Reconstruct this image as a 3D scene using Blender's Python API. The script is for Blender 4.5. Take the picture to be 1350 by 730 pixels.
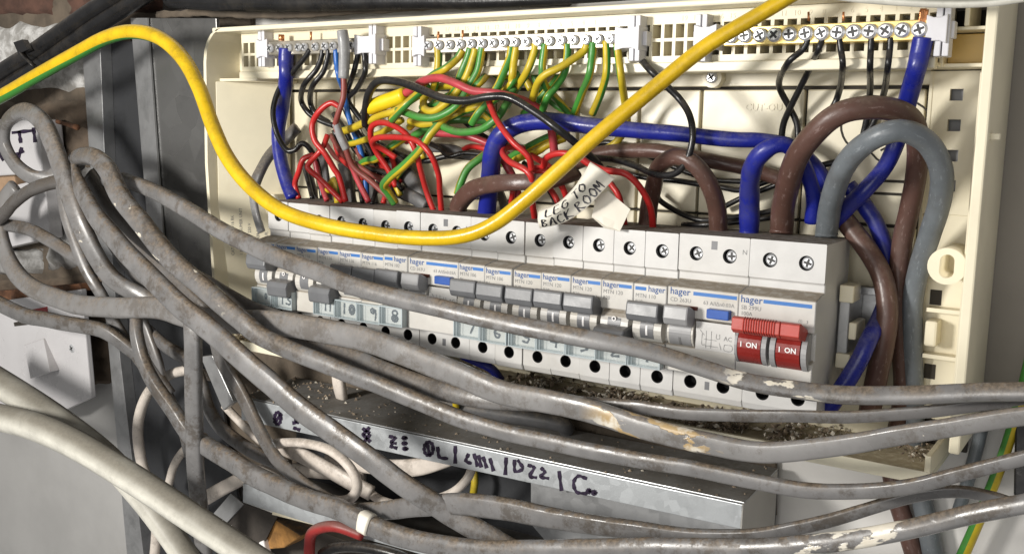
import bpy, bmesh, math, random
from mathutils import Vector, Matrix
random.seed(7)
for o in list(bpy.data.objects): bpy.data.objects.remove(o)
S = bpy.context.scene
COL = S.collection

# ------------------------------------------------------------------ camera
FPX, CX, CY = 1309.0, 675.0, 365.0            # focal length and centre in photo pixels
RX = Vector((2018, 234, -1309)).normalized()
RY = Vector((868, -176, 1309)); RY = (RY - RX * RY.dot(RX)).normalized()
RZ = Vector((175, -8835, -1309)); RZ = (RZ - RX * RZ.dot(RX) - RY * RZ.dot(RY)).normalized()
CAM = Vector((0.13059657, -0.49360591, 0.05598868))
cd = bpy.data.cameras.new('camera'); cam = bpy.data.objects.new('camera', cd); COL.objects.link(cam)
cd.sensor_fit = 'HORIZONTAL'; cd.sensor_width = 36.0; cd.lens = 36.0 * FPX / 1350.0
cd.clip_start = 0.01; cd.clip_end = 20
right = Vector((RX.x, RY.x, RZ.x)); down = Vector((RX.y, RY.y, RZ.y)); fwd = Vector((RX.z, RY.z, RZ.z))
m3 = Matrix((right, -down, -fwd)).transposed()
cam.matrix_world = Matrix.Translation(CAM) @ m3.to_4x4()
S.camera = cam
cd.dof.use_dof = False

# ------------------------------------------------------------------ world, lamps, exposure
W = bpy.data.worlds.new('World'); S.world = W; W.use_nodes = True
bg = W.node_tree.nodes['Background']; bg.inputs[0].default_value = (1.0, 0.985, 0.96, 1); bg.inputs[1].default_value = 0.235
def lamp(name, loc, target, size, power, color):
    l = bpy.data.lights.new(name, 'AREA'); l.shape = 'DISK'; l.size = size; l.energy = power; l.color = color
    o = bpy.data.objects.new(name, l); COL.objects.link(o); o.location = loc
    o.rotation_euler = (Vector(target) - Vector(loc)).to_track_quat('-Z', 'Y').to_euler()
lamp('key_lamp', (-0.46, -0.80, 0.13), (-0.15, 0, -0.02), 0.16, 7.9, (1.0, 0.965, 0.91))
lamp('fill_lamp', (0.0, -1.0, -0.02), (-0.15, 0, 0), 0.7, 2.8, (1.0, 0.98, 0.95))
S.view_settings.view_transform = 'Standard'; S.view_settings.look = 'None'
S.view_settings.exposure = 0.0; S.view_settings.gamma = 1.0
S.render.engine = 'CYCLES'

# ------------------------------------------------------------------ helpers
def at(px, py, d):
    """point of the place seen at a photo pixel, d millimetres in front of the back plate"""
    q = Vector((px - CX, py - CY, FPX))
    r = right * q.x + down * q.y + fwd * q.z
    t = (-d * 0.001 - CAM.y) / r.y
    return CAM + r * t
def zdist(p): return (p - CAM).dot(fwd)

def tag(o, label=None, cat=None, group=None, kind=None):
    if label: o['label'] = label
    if cat: o['category'] = cat
    if group: o['group'] = group
    if kind: o['kind'] = kind
    return o
def empty(name, loc, label, cat, group=None):
    o = bpy.data.objects.new(name, None); COL.objects.link(o); o.location = loc
    o.empty_display_size = 0.01
    return tag(o, label, cat, group)
def link(name, me, parent=None, loc=(0, 0, 0)):
    o = bpy.data.objects.new(name, me); COL.objects.link(o); o.location = loc
    if parent is not None: o.parent = parent
    return o
def mesh(name, verts, faces, mats, idx=None, smooth=False):
    me = bpy.data.meshes.new(name); me.from_pydata([tuple(v) for v in verts], [], faces)
    for m in (mats if isinstance(mats, (list, tuple)) else [mats]): me.materials.append(m)
    if idx: me.polygons.foreach_set('material_index', idx)
    if smooth: me.polygons.foreach_set('use_smooth', [True] * len(me.polygons))
    me.update(); return me
def bm_mesh(name, bm, mats, smooth=False):
    me = bpy.data.meshes.new(name); bmesh.ops.recalc_face_normals(bm, faces=bm.faces[:]); bm.to_mesh(me); bm.free()
    for m in (mats if isinstance(mats, (list, tuple)) else [mats]): me.materials.append(m)
    if smooth: me.polygons.foreach_set('use_smooth', [True] * len(me.polygons))
    return me
MM = 0.001
def add_box(bm, x0, x1, d0, d1, z0, z1, mi=0):
    """box in millimetres; d is the distance in front of the back plate"""
    vs = [bm.verts.new((x * MM, -d * MM, z * MM)) for x in (x0, x1) for d in (d0, d1) for z in (z0, z1)]
    for f in ((0, 1, 3, 2), (4, 6, 7, 5), (0, 4, 5, 1), (2, 3, 7, 6), (0, 2, 6, 4), (1, 5, 7, 3)):
        bm.faces.new([vs[i] for i in f]).material_index = mi
def box(name, x0, x1, d0, d1, z0, z1, mat, parent=None, bev=0.0):
    """box mesh whose origin is its own centre when top level"""
    bm = bmesh.new(); add_box(bm, x0, x1, d0, d1, z0, z1)
    o = link(name, bm_mesh(name, bm, mat), parent)
    if bev: bevel(o, bev)
    return o
def bevel(o, w, seg=2):
    b = o.modifiers.new('bevel', 'BEVEL'); b.width = w * MM; b.segments = seg; b.limit_method = 'ANGLE'; b.angle_limit = math.radians(35)
    b.harden_normals = False
    return o
def prism(bm, prof, x0, x1, mi=0, cap=True):
    """profile of (d, z) points extruded along x, millimetres"""
    A = [bm.verts.new((x0 * MM, -d * MM, z * MM)) for d, z in prof]
    B = [bm.verts.new((x1 * MM, -d * MM, z * MM)) for d, z in prof]
    n = len(prof)
    for i in range(n):
        j = (i + 1) % n
        bm.faces.new((A[i], A[j], B[j], B[i])).material_index = mi
    if cap:
        bm.faces.new(A).material_index = mi; bm.faces.new(B[::-1]).material_index = mi
def slab(name, pix, d, thick, mat, parent=None, bev=0.0):
    """flat plate seen with the given pixel outline, front at depth d, thick mm going back"""
    F = [at(x, y, d) for x, y in pix]; B = [p + Vector((0, thick * MM, 0)) for p in F]; n = len(F)
    faces = [tuple(range(n)), tuple(range(2 * n - 1, n - 1, -1))] + [(i, i + n, (i + 1) % n + n, (i + 1) % n) for i in range(n)]
    c = Vector((0, 0, 0)) if parent is not None else sum(F, Vector()) / n
    bm = bmesh.new(); vs = [bm.verts.new(p - c) for p in F + B]
    for f in faces: bm.faces.new([vs[i] for i in f])
    o = link(name, bm_mesh(name, bm, mat), parent, c)
    if bev: bevel(o, bev)
    return o
def poly3(name, pts, mat, parent=None, thick=None):
    n = len(pts); c = Vector((0, 0, 0)) if parent is not None else sum(pts, Vector()) / n
    nor = (pts[1] - pts[0]).cross(pts[2] - pts[0]).normalized() * ((thick or 1.0) * MM)
    bm = bmesh.new(); A = [bm.verts.new(p - c) for p in pts]; B = [bm.verts.new(p - c + nor) for p in pts]
    bm.faces.new(A); bm.faces.new(B[::-1])
    for i in range(n): bm.faces.new((A[i], B[i], B[(i + 1) % n], A[(i + 1) % n]))
    return link(name, bm_mesh(name, bm, mat), parent, c)

# ------------------------------------------------------------------ materials
def newmat(name):
    m = bpy.data.materials.new(name); m.use_nodes = True
    nt = m.node_tree; return m, nt, nt.nodes['Principled BSDF']
def nd(nt, typ, **kw):
    n = nt.nodes.new(typ)
    for k, v in kw.items(): setattr(n, k, v)
    return n
def noise(nt, scale, detail=4, rough=0.55, vec=None):
    n = nd(nt, 'ShaderNodeTexNoise'); n.inputs['Scale'].default_value = scale
    n.inputs['Detail'].default_value = detail; n.inputs['Roughness'].default_value = rough
    if vec is None: vec = nd(nt, 'ShaderNodeNewGeometry').outputs['Position']
    nt.links.new(vec, n.inputs['Vector']); return n.outputs['Fac']
def ramp(nt, val, a, b, lo=0.0, hi=1.0):
    r = nd(nt, 'ShaderNodeMapRange', interpolation_type='SMOOTHSTEP')
    for i, v in zip(('From Min', 'From Max', 'To Min', 'To Max'), (a, b, lo, hi)): r.inputs[i].default_value = v
    nt.links.new(val, r.inputs['Value']); return r.outputs['Result']
def mth(nt, op, a, b=None):
    n = nd(nt, 'ShaderNodeMath', operation=op)
    for i, v in ((0, a), (1, b)):
        if v is None: continue
        if isinstance(v, (int, float)): n.inputs[i].default_value = v
        else: nt.links.new(v, n.inputs[i])
    return n.outputs[0]
def mix(nt, fac, a, b):
    n = nd(nt, 'ShaderNodeMix', data_type='RGBA')
    if isinstance(fac, (int, float)): n.inputs[0].default_value = fac
    else: nt.links.new(fac, n.inputs[0])
    for i, v in ((6, a), (7, b)):
        if isinstance(v, tuple): n.inputs[i].default_value = (*v, 1)
        else: nt.links.new(v, n.inputs[i])
    return n.outputs[2]
def bump(nt, P, h, strength, dist):
    b = nd(nt, 'ShaderNodeBump'); b.inputs['Strength'].default_value = strength; b.inputs['Distance'].default_value = dist
    nt.links.new(h, b.inputs['Height']); nt.links.new(b.outputs[0], P.inputs['Normal'])
def upness(nt, lo=0.35, hi=0.9):
    g = nd(nt, 'ShaderNodeNewGeometry'); s = nd(nt, 'ShaderNodeSeparateXYZ')
    nt.links.new(g.outputs['Normal'], s.inputs[0]); return ramp(nt, s.outputs[2], lo, hi)
DUST = (0.20, 0.165, 0.125)
def plain(name, col, rough=0.5, var=0.12, scale=60, bmp=0.08, dust=0.0, dirt=0.0, dirtcol=(0.16, 0.12, 0.08), metal=0.0, spec=0.5, dustcol=DUST, dlo=0.35, dhi=0.9, objvar=0.0):
    """weathered solid colour: soft mottling, settled dust on what faces up, patchy dirt, fine relief"""
    m, nt, P = newmat(name)
    n1 = noise(nt, scale, 5, 0.6); dk = tuple(c * (1 - var) for c in col); lt = tuple(min(1, c * (1 + var * 0.6)) for c in col)
    c = mix(nt, ramp(nt, n1, 0.3, 0.7), dk, lt)
    if dirt:
        nn = noise(nt, scale * 0.35, 8, 0.7)
        c = mix(nt, ramp(nt, nn, 0.52, 0.75, 0, dirt), c, dirtcol)
    r = ramp(nt, n1, 0.2, 0.8, rough - 0.08, min(1, rough + 0.1))
    if objvar:
        oi = nd(nt, 'ShaderNodeObjectInfo'); c = mix(nt, mth(nt, 'MULTIPLY', oi.outputs['Random'], objvar), c, (0.42, 0.37, 0.27))
    if dust:
        u = mth(nt, 'MULTIPLY', upness(nt, dlo, dhi), ramp(nt, noise(nt, 260, 6, 0.7), 0.25, 0.6, 0.55 * dust, dust))
        c = mix(nt, u, c, dustcol)
        r2 = mth(nt, 'MAXIMUM', r, u); r = r2
    nt.links.new(c, P.inputs['Base Color']); nt.links.new(r, P.inputs['Roughness'])
    P.inputs['Metallic'].default_value = metal; P.inputs['Specular IOR Level'].default_value = spec
    if bmp: bump(nt, P, noise(nt, scale * 6, 4, 0.6), bmp, 0.0006)
    return m
def cablemat(name, col, rough=0.42, dust=0.6, stripe=None, stripe_a=0.12, stripe_b=0.5, paint=False, scuff=0.25, var=0.14, dustcol=DUST, soft=False):
    """cable sheath: uv x runs round, uv y runs along in metres; optional second colour round part of the girth"""
    m, nt, P = newmat(name)
    uv = nd(nt, 'ShaderNodeUVMap'); sx = nd(nt, 'ShaderNodeSeparateXYZ'); nt.links.new(uv.outputs[0], sx.inputs[0])
    U, V = sx.outputs[0], sx.outputs[1]
    n1 = noise(nt, 45, 6, 0.65)
    c = mix(nt, ramp(nt, n1, 0.3, 0.7), tuple(k * (1 - var) for k in col), tuple(min(1, k * (1 + var)) for k in col))
    if stripe:
        a = mth(nt, 'GREATER_THAN', mth(nt, 'FRACT', U), stripe_a); b = mth(nt, 'LESS_THAN', mth(nt, 'FRACT', U), stripe_b)
        c = mix(nt, mth(nt, 'MULTIPLY', a, b), c, stripe)
    # long streaky scuffs
    mp = nd(nt, 'ShaderNodeMapping'); nt.links.new(uv.outputs[0], mp.inputs[0]); mp.inputs['Scale'].default_value = (9, 90, 1)
    sc = noise(nt, 1.6, 8, 0.75, mp.outputs[0])
    c = mix(nt, ramp(nt, sc, 0.6 if scuff < 0.45 else 0.56, 0.74 if scuff < 0.45 else 0.64, 0, scuff), c, tuple(min(0.8, k * 1.5 + 0.10) for k in col))
    c = mix(nt, ramp(nt, noise(nt, 38, 9, 0.78), 0.50, 0.60, 0, (0.15 if soft else 0.80) * dust), c, tuple(k * 0.42 + 0.006 for k in dustcol))
    mp2 = nd(nt, 'ShaderNodeMapping'); nt.links.new(uv.outputs[0], mp2.inputs[0]); mp2.inputs['Scale'].default_value = (5, 420, 1)
    c = mix(nt, ramp(nt, noise(nt, 1.3, 9, 0.8, mp2.outputs[0]), 0.58, 0.70, 0, (0.2 if soft else 0.55) * dust), c, tuple(min(0.8, k * 1.25 + 0.06) for k in dustcol))
    u = mth(nt, 'MULTIPLY', upness(nt, -0.12, 0.80), ramp(nt, noise(nt, 30, 3, 0.5), 0.2, 0.6, 0.6 * dust, min(1, 1.1 * dust)) if soft else ramp(nt, noise(nt, 70, 10, 0.78), 0.42, 0.56, 0.15 * dust, min(1, 1.15 * dust)))
    c = mix(nt, u, c, mix(nt, ramp(nt, noise(nt, 500, 4, 0.7), 0.35, 0.65), tuple(k * (0.9 if soft else 0.6) for k in dustcol), tuple(k * (1.1 if soft else 1.5) for k in dustcol)))
    r = mth(nt, 'MAXIMUM', ramp(nt, n1, 0.2, 0.8, rough - 0.1, rough + 0.12), u)
    h = noise(nt, 300, 4, 0.6)
    if paint:
        at1 = nd(nt, 'ShaderNodeAttribute', attribute_type='OBJECT', attribute_name='paint_from')
        at2 = nd(nt, 'ShaderNodeAttribute', attribute_type='OBJECT', attribute_name='paint_to')
        at3 = nd(nt, 'ShaderNodeAttribute', attribute_type='OBJECT', attribute_name='tone')
        at4 = nd(nt, 'ShaderNodeAttribute', attribute_type='OBJECT', attribute_name='paint_amount')
        at5 = nd(nt, 'ShaderNodeAttribute', attribute_type='OBJECT', attribute_name='paint_tan')
        c = mix(nt, ramp(nt, at3.outputs['Fac'], 0.0, 1.0, 0.0, 0.85), c, (0.085, 0.075, 0.066))
        c = mix(nt, ramp(nt, at3.outputs['Fac'], 0.0, -1.0, 0.0, 0.7), c, (0.36, 0.345, 0.33))
        t = mth(nt, 'DIVIDE', mth(nt, 'SUBTRACT', V, at1.outputs['Fac']), mth(nt, 'SUBTRACT', at2.outputs['Fac'], at1.outputs['Fac']))
        win = mth(nt, 'MULTIPLY', ramp(nt, t, 0.0, 0.25), ramp(nt, t, 1.0, 0.7))
        mp3 = nd(nt, 'ShaderNodeMapping'); nt.links.new(uv.outputs[0], mp3.inputs[0]); mp3.inputs['Scale'].default_value = (3.0, 42, 1)
        g = mth(nt, 'ADD', noise(nt, 1.0, 5, 0.55, mp3.outputs[0]), mth(nt, 'MULTIPLY', win, at4.outputs['Fac']))
        pk = mth(nt, 'MULTIPLY', ramp(nt, g, 0.60, 0.625), win)
        spk = mth(nt, 'MULTIPLY', ramp(nt, noise(nt, 260, 5, 0.75), 0.735, 0.75), 0.9)
        pk = mth(nt, 'MAXIMUM', pk, spk)
        c = mix(nt, pk, c, mix(nt, mth(nt, 'MULTIPLY', at5.outputs['Fac'], ramp(nt, noise(nt, 110, 4), 0.35, 0.55)), (0.68, 0.64, 0.55), (0.42, 0.30, 0.15)))
        h = mth(nt, 'ADD', mth(nt, 'MULTIPLY', h, 0.5), mth(nt, 'MULTIPLY', pk, 2.6))
    nt.links.new(c, P.inputs['Base Color']); nt.links.new(r, P.inputs['Roughness'])
    P.inputs['Specular IOR Level'].default_value = 0.45
    bump(nt, P, mth(nt, 'ADD', h, mth(nt, 'MULTIPLY', noise(nt, 90, 6, 0.65), 0.6)), 0.22, 0.0007)
    return m
def galvanised(name, col=(0.46, 0.465, 0.47), rough=0.36, dust=0.8, spangle=0.38, scale=150, metal=0.6):
    m, nt, P = newmat(name)
    g = nd(nt, 'ShaderNodeNewGeometry')
    vo = nd(nt, 'ShaderNodeTexVoronoi'); vo.inputs['Scale'].default_value = scale; vo.inputs['Randomness'].default_value = 1
    nt.links.new(g.outputs['Position'], vo.inputs['Vector'])
    sp = nd(nt, 'ShaderNodeSeparateColor'); nt.links.new(vo.outputs['Color'], sp.inputs[0])
    c = mix(nt, mth(nt, 'MULTIPLY', mth(nt, 'ADD', sp.outputs[0], noise(nt, 60, 5)), spangle * 0.6), tuple(k * 0.72 for k in col), tuple(min(1, k * 1.2) for k in col))
    c = mix(nt, ramp(nt, noise(nt, 28, 8, 0.7), 0.5, 0.72, 0, 0.65), c, tuple(k * 0.4 for k in col))
    u = mth(nt, 'MULTIPLY', upness(nt, 0.4, 0.8), ramp(nt, noise(nt, 50, 7, 0.7), 0.3, 0.6, 0.6 * dust, dust))
    c = mix(nt, u, c, (0.075, 0.062, 0.045))
    nt.links.new(c, P.inputs['Base Color'])
    nt.links.new(mth(nt, 'SUBTRACT', metal, mth(nt, 'MULTIPLY', u, metal)), P.inputs['Metallic'])
    nt.links.new(mth(nt, 'MAXIMUM', ramp(nt, sp.outputs[1], 0, 1, rough - 0.12 * spangle, rough + 0.14 * spangle), u), P.inputs['Roughness'])
    bump(nt, P, noise(nt, 180, 4), 0.12, 0.0006)
    return m
M = {}
M['cream'] = plain('cream_plastic', (0.80, 0.735, 0.555), 0.36, 0.06, 25, 0.05, dust=0.40, dirt=0.26, dirtcol=(0.48, 0.40, 0.25), dustcol=(0.34, 0.28, 0.19))
M['tray'] = plain('dusty_cream', (0.76, 0.71, 0.55), 0.45, 0.08, 40, 0.1, dust=0.85, dirt=0.3, dustcol=(0.30, 0.24, 0.15))
M['dark_gap'] = plain('dark_gap', (0.04, 0.034, 0.026), 0.8)
M['white'] = plain('white_device_plastic', (0.585, 0.58, 0.57), 0.36, 0.06, 70, 0.05, dust=1.0, objvar=0.22, dirt=0.45, dirtcol=(0.4, 0.36, 0.3), dustcol=(0.175, 0.145, 0.115), dlo=0.5, dhi=0.85)
M['nose'] = plain('grey_white_front_plastic', (0.58, 0.565, 0.535), 0.38, 0.07, 70, 0.05, dust=1.0, objvar=0.3, dirt=0.6, dirtcol=(0.4, 0.35, 0.27), dustcol=(0.26, 0.22, 0.17), dlo=0.2, dhi=0.8)
M['clip'] = plain('lilac_white_clip', (0.66, 0.655, 0.685), 0.4, 0.05)
M['grey_toggle'] = plain('grey_toggle', (0.145, 0.149, 0.157), 0.36, 0.08, 90, 0.04, dust=0.35)
M['grey_light'] = plain('light_grey_toggle', (0.29, 0.29, 0.295), 0.4, 0.08, 90, 0.04, dust=0.5)
M['window_grey'] = plain('window_grey', (0.17, 0.172, 0.18), 0.4)
M['red_toggle'] = plain('red_toggle', (0.42, 0.042, 0.028), 0.34, 0.1, 90, 0.04, dust=0.25)
M['dark_red'] = plain('dark_red_drum', (0.23, 0.018, 0.014), 0.28, 0.1, 90, 0.03)
M['blue_button'] = plain('blue_button', (0.02, 0.085, 0.36), 0.35, 0.1, dust=0.2)
M['print_blue'] = plain('blue_print', (0.035, 0.16, 0.46), 0.5, 0.05)
M['print_navy'] = plain('navy_print', (0.03, 0.085, 0.25), 0.5, 0.05)
M['print_grey'] = plain('grey_print', (0.19, 0.19, 0.19), 0.5, 0.05)
M['print_white'] = plain('white_print', (0.85, 0.83, 0.82), 0.5, 0.03)
M['brown_window'] = plain('brown_window', (0.11, 0.035, 0.025), 0.3)
M['ink'] = plain('marker_ink', (0.012, 0.01, 0.022), 0.45, 0.3)
M['ink_purple'] = plain('purple_marker_ink', (0.022, 0.012, 0.035), 0.4, 0.5, 300)
M['hole'] = plain('hole_black', (0.012, 0.012, 0.013), 0.6)
M['steel'] = plain('screw_steel', (0.80, 0.81, 0.83), 0.25, 0.1, 200, 0.05, metal=0.6)
M['steel_dark'] = plain('screw_slot', (0.05, 0.05, 0.05), 0.5, metal=0.5)
M['brass'] = plain('brass', (0.76, 0.58, 0.22), 0.32, 0.12, 90, 0.05, metal=0.75)
M['nickel'] = plain('nickel_bar', (0.42, 0.39, 0.33), 0.35, 0.15, metal=0.8)
M['copper'] = plain('copper', (0.70, 0.30, 0.13), 0.32, 0.25, 400, 0.2, metal=0.85)
M['paper'] = plain('old_paper', (0.83, 0.785, 0.68), 0.65, 0.06, 60, 0.05, dust=0.25, dirt=0.3, dirtcol=(0.42, 0.33, 0.22))
M['switch_white'] = plain('white_switch_plate', (0.58, 0.57, 0.58), 0.3, 0.04, 30, 0.02, dust=0.6, dirt=0.12, dirtcol=(0.35, 0.3, 0.26))
M['rust'] = plain('rusty_steel', (0.15, 0.065, 0.03), 0.8, 0.6, 90, 0.4, dirt=0.5)
M['neon'] = plain('red_neon', (0.30, 0.015, 0.015), 0.15)
M['tan_wood'] = plain('tan_block', (0.36, 0.24, 0.15), 0.7, 0.25, 60, 0.3, dust=0.5)
M['wood'] = plain('raw_timber', (0.42, 0.21, 0.06), 0.8, 0.45, 110, 0.6, dust=1.0, dustcol=(0.10, 0.08, 0.06))
M['dark_wood'] = plain('dark_timber', (0.05, 0.042, 0.035), 0.8, 0.4, 50, 0.5, dust=0.6)
M['galv'] = galvanised('galvanised_steel')
M['galv_lip'] = galvanised('bright_galvanised_lip', (0.64, 0.67, 0.69), 0.42, 0.5, 0.4, 190, 0.5)
M['galv_dark'] = galvanised('dull_galvanised_steel', (0.27, 0.268, 0.262), 0.30, 0.8, 0.25, 60, 0.7)
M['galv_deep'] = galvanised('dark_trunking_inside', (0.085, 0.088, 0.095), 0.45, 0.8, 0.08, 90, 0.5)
M['wall'] = plain('painted_wall', (0.66, 0.645, 0.62), 0.65, 0.06, 14, 0.35, dirt=0.35, dirtcol=(0.36, 0.31, 0.26))
M['wall_shadow'] = plain('grey_brown_wall_shadow', (0.29, 0.265, 0.23), 0.7, 0.08, 20, 0.3, dirt=0.4, dirtcol=(0.12, 0.10, 0.085))  # painted shadow tone for the wall beside the enclosure, with patchy dirt
M['endcap'] = plain('dull_painted_steel', (0.42, 0.405, 0.375), 0.5, 0.08, 30, 0.1, dirt=0.3, metal=0.2)
M['amber'] = plain('amber_plastic', (0.55, 0.37, 0.11), 0.4, 0.06)
M['board'] = plain('grey_painted_board', (0.40, 0.395, 0.385), 0.6, 0.08, 14, 0.3, dirt=0.45, dirtcol=(0.26, 0.235, 0.21))
M['brick_dark'] = plain('dark_red_brick', (0.10, 0.050, 0.035), 0.85, 0.5, 45, 1.0, dirt=0.6, dirtcol=(0.05, 0.04, 0.035), dust=0.4)
M['brick_brown'] = plain('brown_brick', (0.115, 0.085, 0.06), 0.85, 0.4, 35, 1.0, dirt=0.5, dirtcol=(0.06, 0.045, 0.035), dust=0.4)
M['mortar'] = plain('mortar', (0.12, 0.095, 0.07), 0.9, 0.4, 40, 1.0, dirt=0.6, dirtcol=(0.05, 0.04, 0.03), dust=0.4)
def silverpaint(k=1.0):
    m, nt, P = newmat('silver_painted_brick')
    n1 = noise(nt, 75, 5, 0.62); n2 = noise(nt, 30, 6, 0.7)
    c = mix(nt, ramp(nt, n1, 0.38, 0.62), tuple(k * q for q in (0.33, 0.32, 0.30)), tuple(k * q for q in (0.66, 0.655, 0.64)))
    c = mix(nt, ramp(nt, n2, 0.58, 0.72, 0, 0.6), c, (0.16, 0.14, 0.12))
    nt.links.new(c, P.inputs['Base Color']); P.inputs['Roughness'].default_value = 0.6
    bump(nt, P, n1, 1.0, 0.0025); return m
M['silver'] = silverpaint(); M['silver_dull'] = silverpaint(0.5)
def coverplastic():
    m, nt, P = newmat('clear_blue_plastic')
    P.inputs['Base Color'].default_value = (0.62, 0.74, 0.78, 1); P.inputs['Roughness'].default_value = 0.15
    P.inputs['Alpha'].default_value = 0.17
    return m
M['cover'] = coverplastic()
M['cover_edge'] = plain('blue_plastic_edge', (0.42, 0.48, 0.50), 0.2, 0.15)
M['rubble'] = plain('dry_debris', (0.30, 0.235, 0.17), 0.9, 0.7, 190, 0.6, dirt=0.9, dirtcol=(0.03, 0.022, 0.016))
M['rubble_pale'] = plain('pale_debris', (0.62, 0.57, 0.48), 0.85, 0.3, 150, 0.4)
C = {}
C['grey'] = cablemat('grey_sheath', (0.165, 0.162, 0.162), 0.30, 0.85, paint=True, var=0.2, dustcol=(0.125, 0.095, 0.066))
C['grey_smooth'] = cablemat('grey_tail', (0.145, 0.162, 0.176), 0.36, 0.18, scuff=0.5)
C['grey_dark'] = cablemat('dark_grey_sheath', (0.085, 0.085, 0.088), 0.45, 0.5)
C['brown'] = cablemat('brown_tail', (0.098, 0.050, 0.039), 0.36, 0.22, scuff=0.7)
C['blue'] = cablemat('blue_tail', (0.011, 0.018, 0.235), 0.30, 0.35, scuff=0.25, dustcol=(0.17, 0.16, 0.17))
C['light_blue'] = cablemat('light_blue_wire', (0.02, 0.13, 0.46), 0.35, 0.2)
C['black'] = cablemat('black_wire', (0.011, 0.011, 0.012), 0.30, 0.16, scuff=0.10)
C['red'] = cablemat('red_wire', (0.50, 0.022, 0.020), 0.33, 0.14, scuff=0.2)
C['pink'] = cablemat('faded_red_wire', (0.46, 0.05, 0.065), 0.36, 0.2, scuff=0.2)
C['maroon'] = cablemat('brown_red_wire', (0.24, 0.055, 0.045), 0.4, 0.2)
C['white'] = cablemat('white_sheath', (0.60, 0.585, 0.52), 0.32, 0.85, scuff=0.12, dustcol=(0.165, 0.15, 0.12), soft=True)  # soft dust layer also paints in the shade of the upper side
C['flex'] = cablemat('white_flex', (0.66, 0.595, 0.53), 0.42, 0.45, dustcol=(0.30, 0.25, 0.20))
YEL, GRN = (0.58, 0.41, 0.012), (0.045, 0.24, 0.035)
C['main_earth'] = cablemat('main_earth_sheath', (0.66, 0.43, 0.008), 0.30, 0.26, stripe=GRN, stripe_a=0.00, stripe_b=0.40, dustcol=(0.27, 0.185, 0.03))
C['earth'] = cablemat('earth_wire_sheath', (0.56, 0.42, 0.022), 0.36, 0.3, stripe=(0.055, 0.25, 0.04), stripe_a=0.10, stripe_b=0.58)
C['old_red'] = cablemat('dusty_red_sheath', (0.34, 0.03, 0.028), 0.45, 0.8, soft=True, dustcol=(0.16, 0.12, 0.10))
C['yellow'] = plain('yellow_sleeve', (0.82, 0.60, 0.01), 0.4, 0.06, 90, 0.15)
C['sleeve'] = cablemat('grey_sleeving', (0.28, 0.28, 0.285), 0.3, 0.25, scuff=0.5)

# ------------------------------------------------------------------ cables
def catmull(P, n):
    out = []
    Q = [P[0] * 2 - P[1]] + P + [P[-1] * 2 - P[-2]]
    for i in range(1, len(Q) - 2):
        a, b, c, d = Q[i - 1:i + 3]
        for k in range(n):
            t = k / n; t2 = t * t; t3 = t2 * t
            out.append((b * 2 + (c - a) * t + (a * 2 - b * 5 + c * 4 - d) * t2 + (b * 3 - a - c * 3 + d) * t3) * 0.5)
    out.append(P[-1].copy()); return out
def sweep(name, P3, rad, mat, flat=1.0, twist=0.0, roll0=0.0, roll1=None, parent=None, sides=12, u0=0.0, wob=0.0, ref=Vector((0, -1, 0.15))):
    """P3: list of points (already smooth), rad: half width per point (m); flat: thickness/width"""
    if wob and parent is None:      # old cable is never a clean curve: small bends along its length
        rj = random.Random(len(P3) * 31 + int(abs(P3[0].x) * 1e4)); f1, f2, f3 = (rj.uniform(0, 6.28) for _ in range(3)); LL = 0.0; Q3 = []
        for i, p in enumerate(P3):
            if i: LL += (p - P3[i - 1]).length
            Q3.append(p + Vector((math.sin(LL * 75 + f3) * 0.2, math.sin(LL * 110 + f2) * 0.3, math.sin(LL * 95 + f1) * 0.55 + math.sin(LL * 173 + f2) * 0.2)) * 0.00042)
        P3 = Q3
    n = len(P3); verts = []; V = []; L = 0.0; prev = None
    roll1 = roll0 if roll1 is None else roll1
    base = P3[0].copy() if parent is None else Vector((0, 0, 0))
    rs = random.Random(hash(name) % 1000 + n)
    ph = [rs.uniform(0, 6.28) for _ in range(4)]
    for i, p in enumerate(P3):
        T = (P3[min(i + 1, n - 1)] - P3[max(i - 1, 0)]).normalized()
        if i: L += (p - P3[i - 1]).length
        w = T.cross(ref)
        if prev is not None:
            q = prev - T * prev.dot(T)
            if w.length < 0.35: w = q
            else:
                if w.dot(q) < 0: w = -w
                w = w.normalized() * 0.35 + q.normalized() * 0.65
        w.normalize(); w = (w - T * w.dot(T)).normalized(); prev = w
        nrm = T.cross(w)
        t = i / (n - 1); a0 = math.radians(roll0 + (roll1 - roll0) * t)
        ww = w * math.cos(a0) + nrm * math.sin(a0); nn = nrm * math.cos(a0) - w * math.sin(a0)
        r = rad[i] * (1 + wob * (math.sin(L * 210 + ph[0]) * 0.5 + math.sin(L * 470 + ph[1]) * 0.5))
        for k in range(sides):
            a = 2 * math.pi * k / sides; ca, sa = math.cos(a), math.sin(a)
            if flat < 0.99:
                e = 0.58
                ca = math.copysign(abs(ca) ** e, ca); sa = math.copysign(abs(sa) ** e, sa)
            verts.append(p + ww * (r * ca) + nn * (r * flat * sa) - base)
        V.append(L)
    faces = []; uvs = []
    for i in range(n - 1):
        for k in range(sides):
            k2 = (k + 1) % sides
            faces.append((i * sides + k, i * sides + k2, (i + 1) * sides + k2, (i + 1) * sides + k))
            ua, ub = k / sides + u0, (k + 1) / sides + u0
            ta, tb = twist * V[i], twist * V[i + 1]
            uvs += [ua + ta, V[i], ub + ta, V[i], ub + tb, V[i + 1], ua + tb, V[i + 1]]
    faces.append(tuple(range(sides - 1, -1, -1))); faces.append(tuple(range((n - 1) * sides, n * sides)))
    uvs += [0.7, 0.0] * (2 * sides)
    me = mesh(name, verts, faces, mat, None, True)
    me.uv_layers.new(name='UVMap').data.foreach_set('uv', uvs)
    return link(name, me, parent, base)
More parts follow.
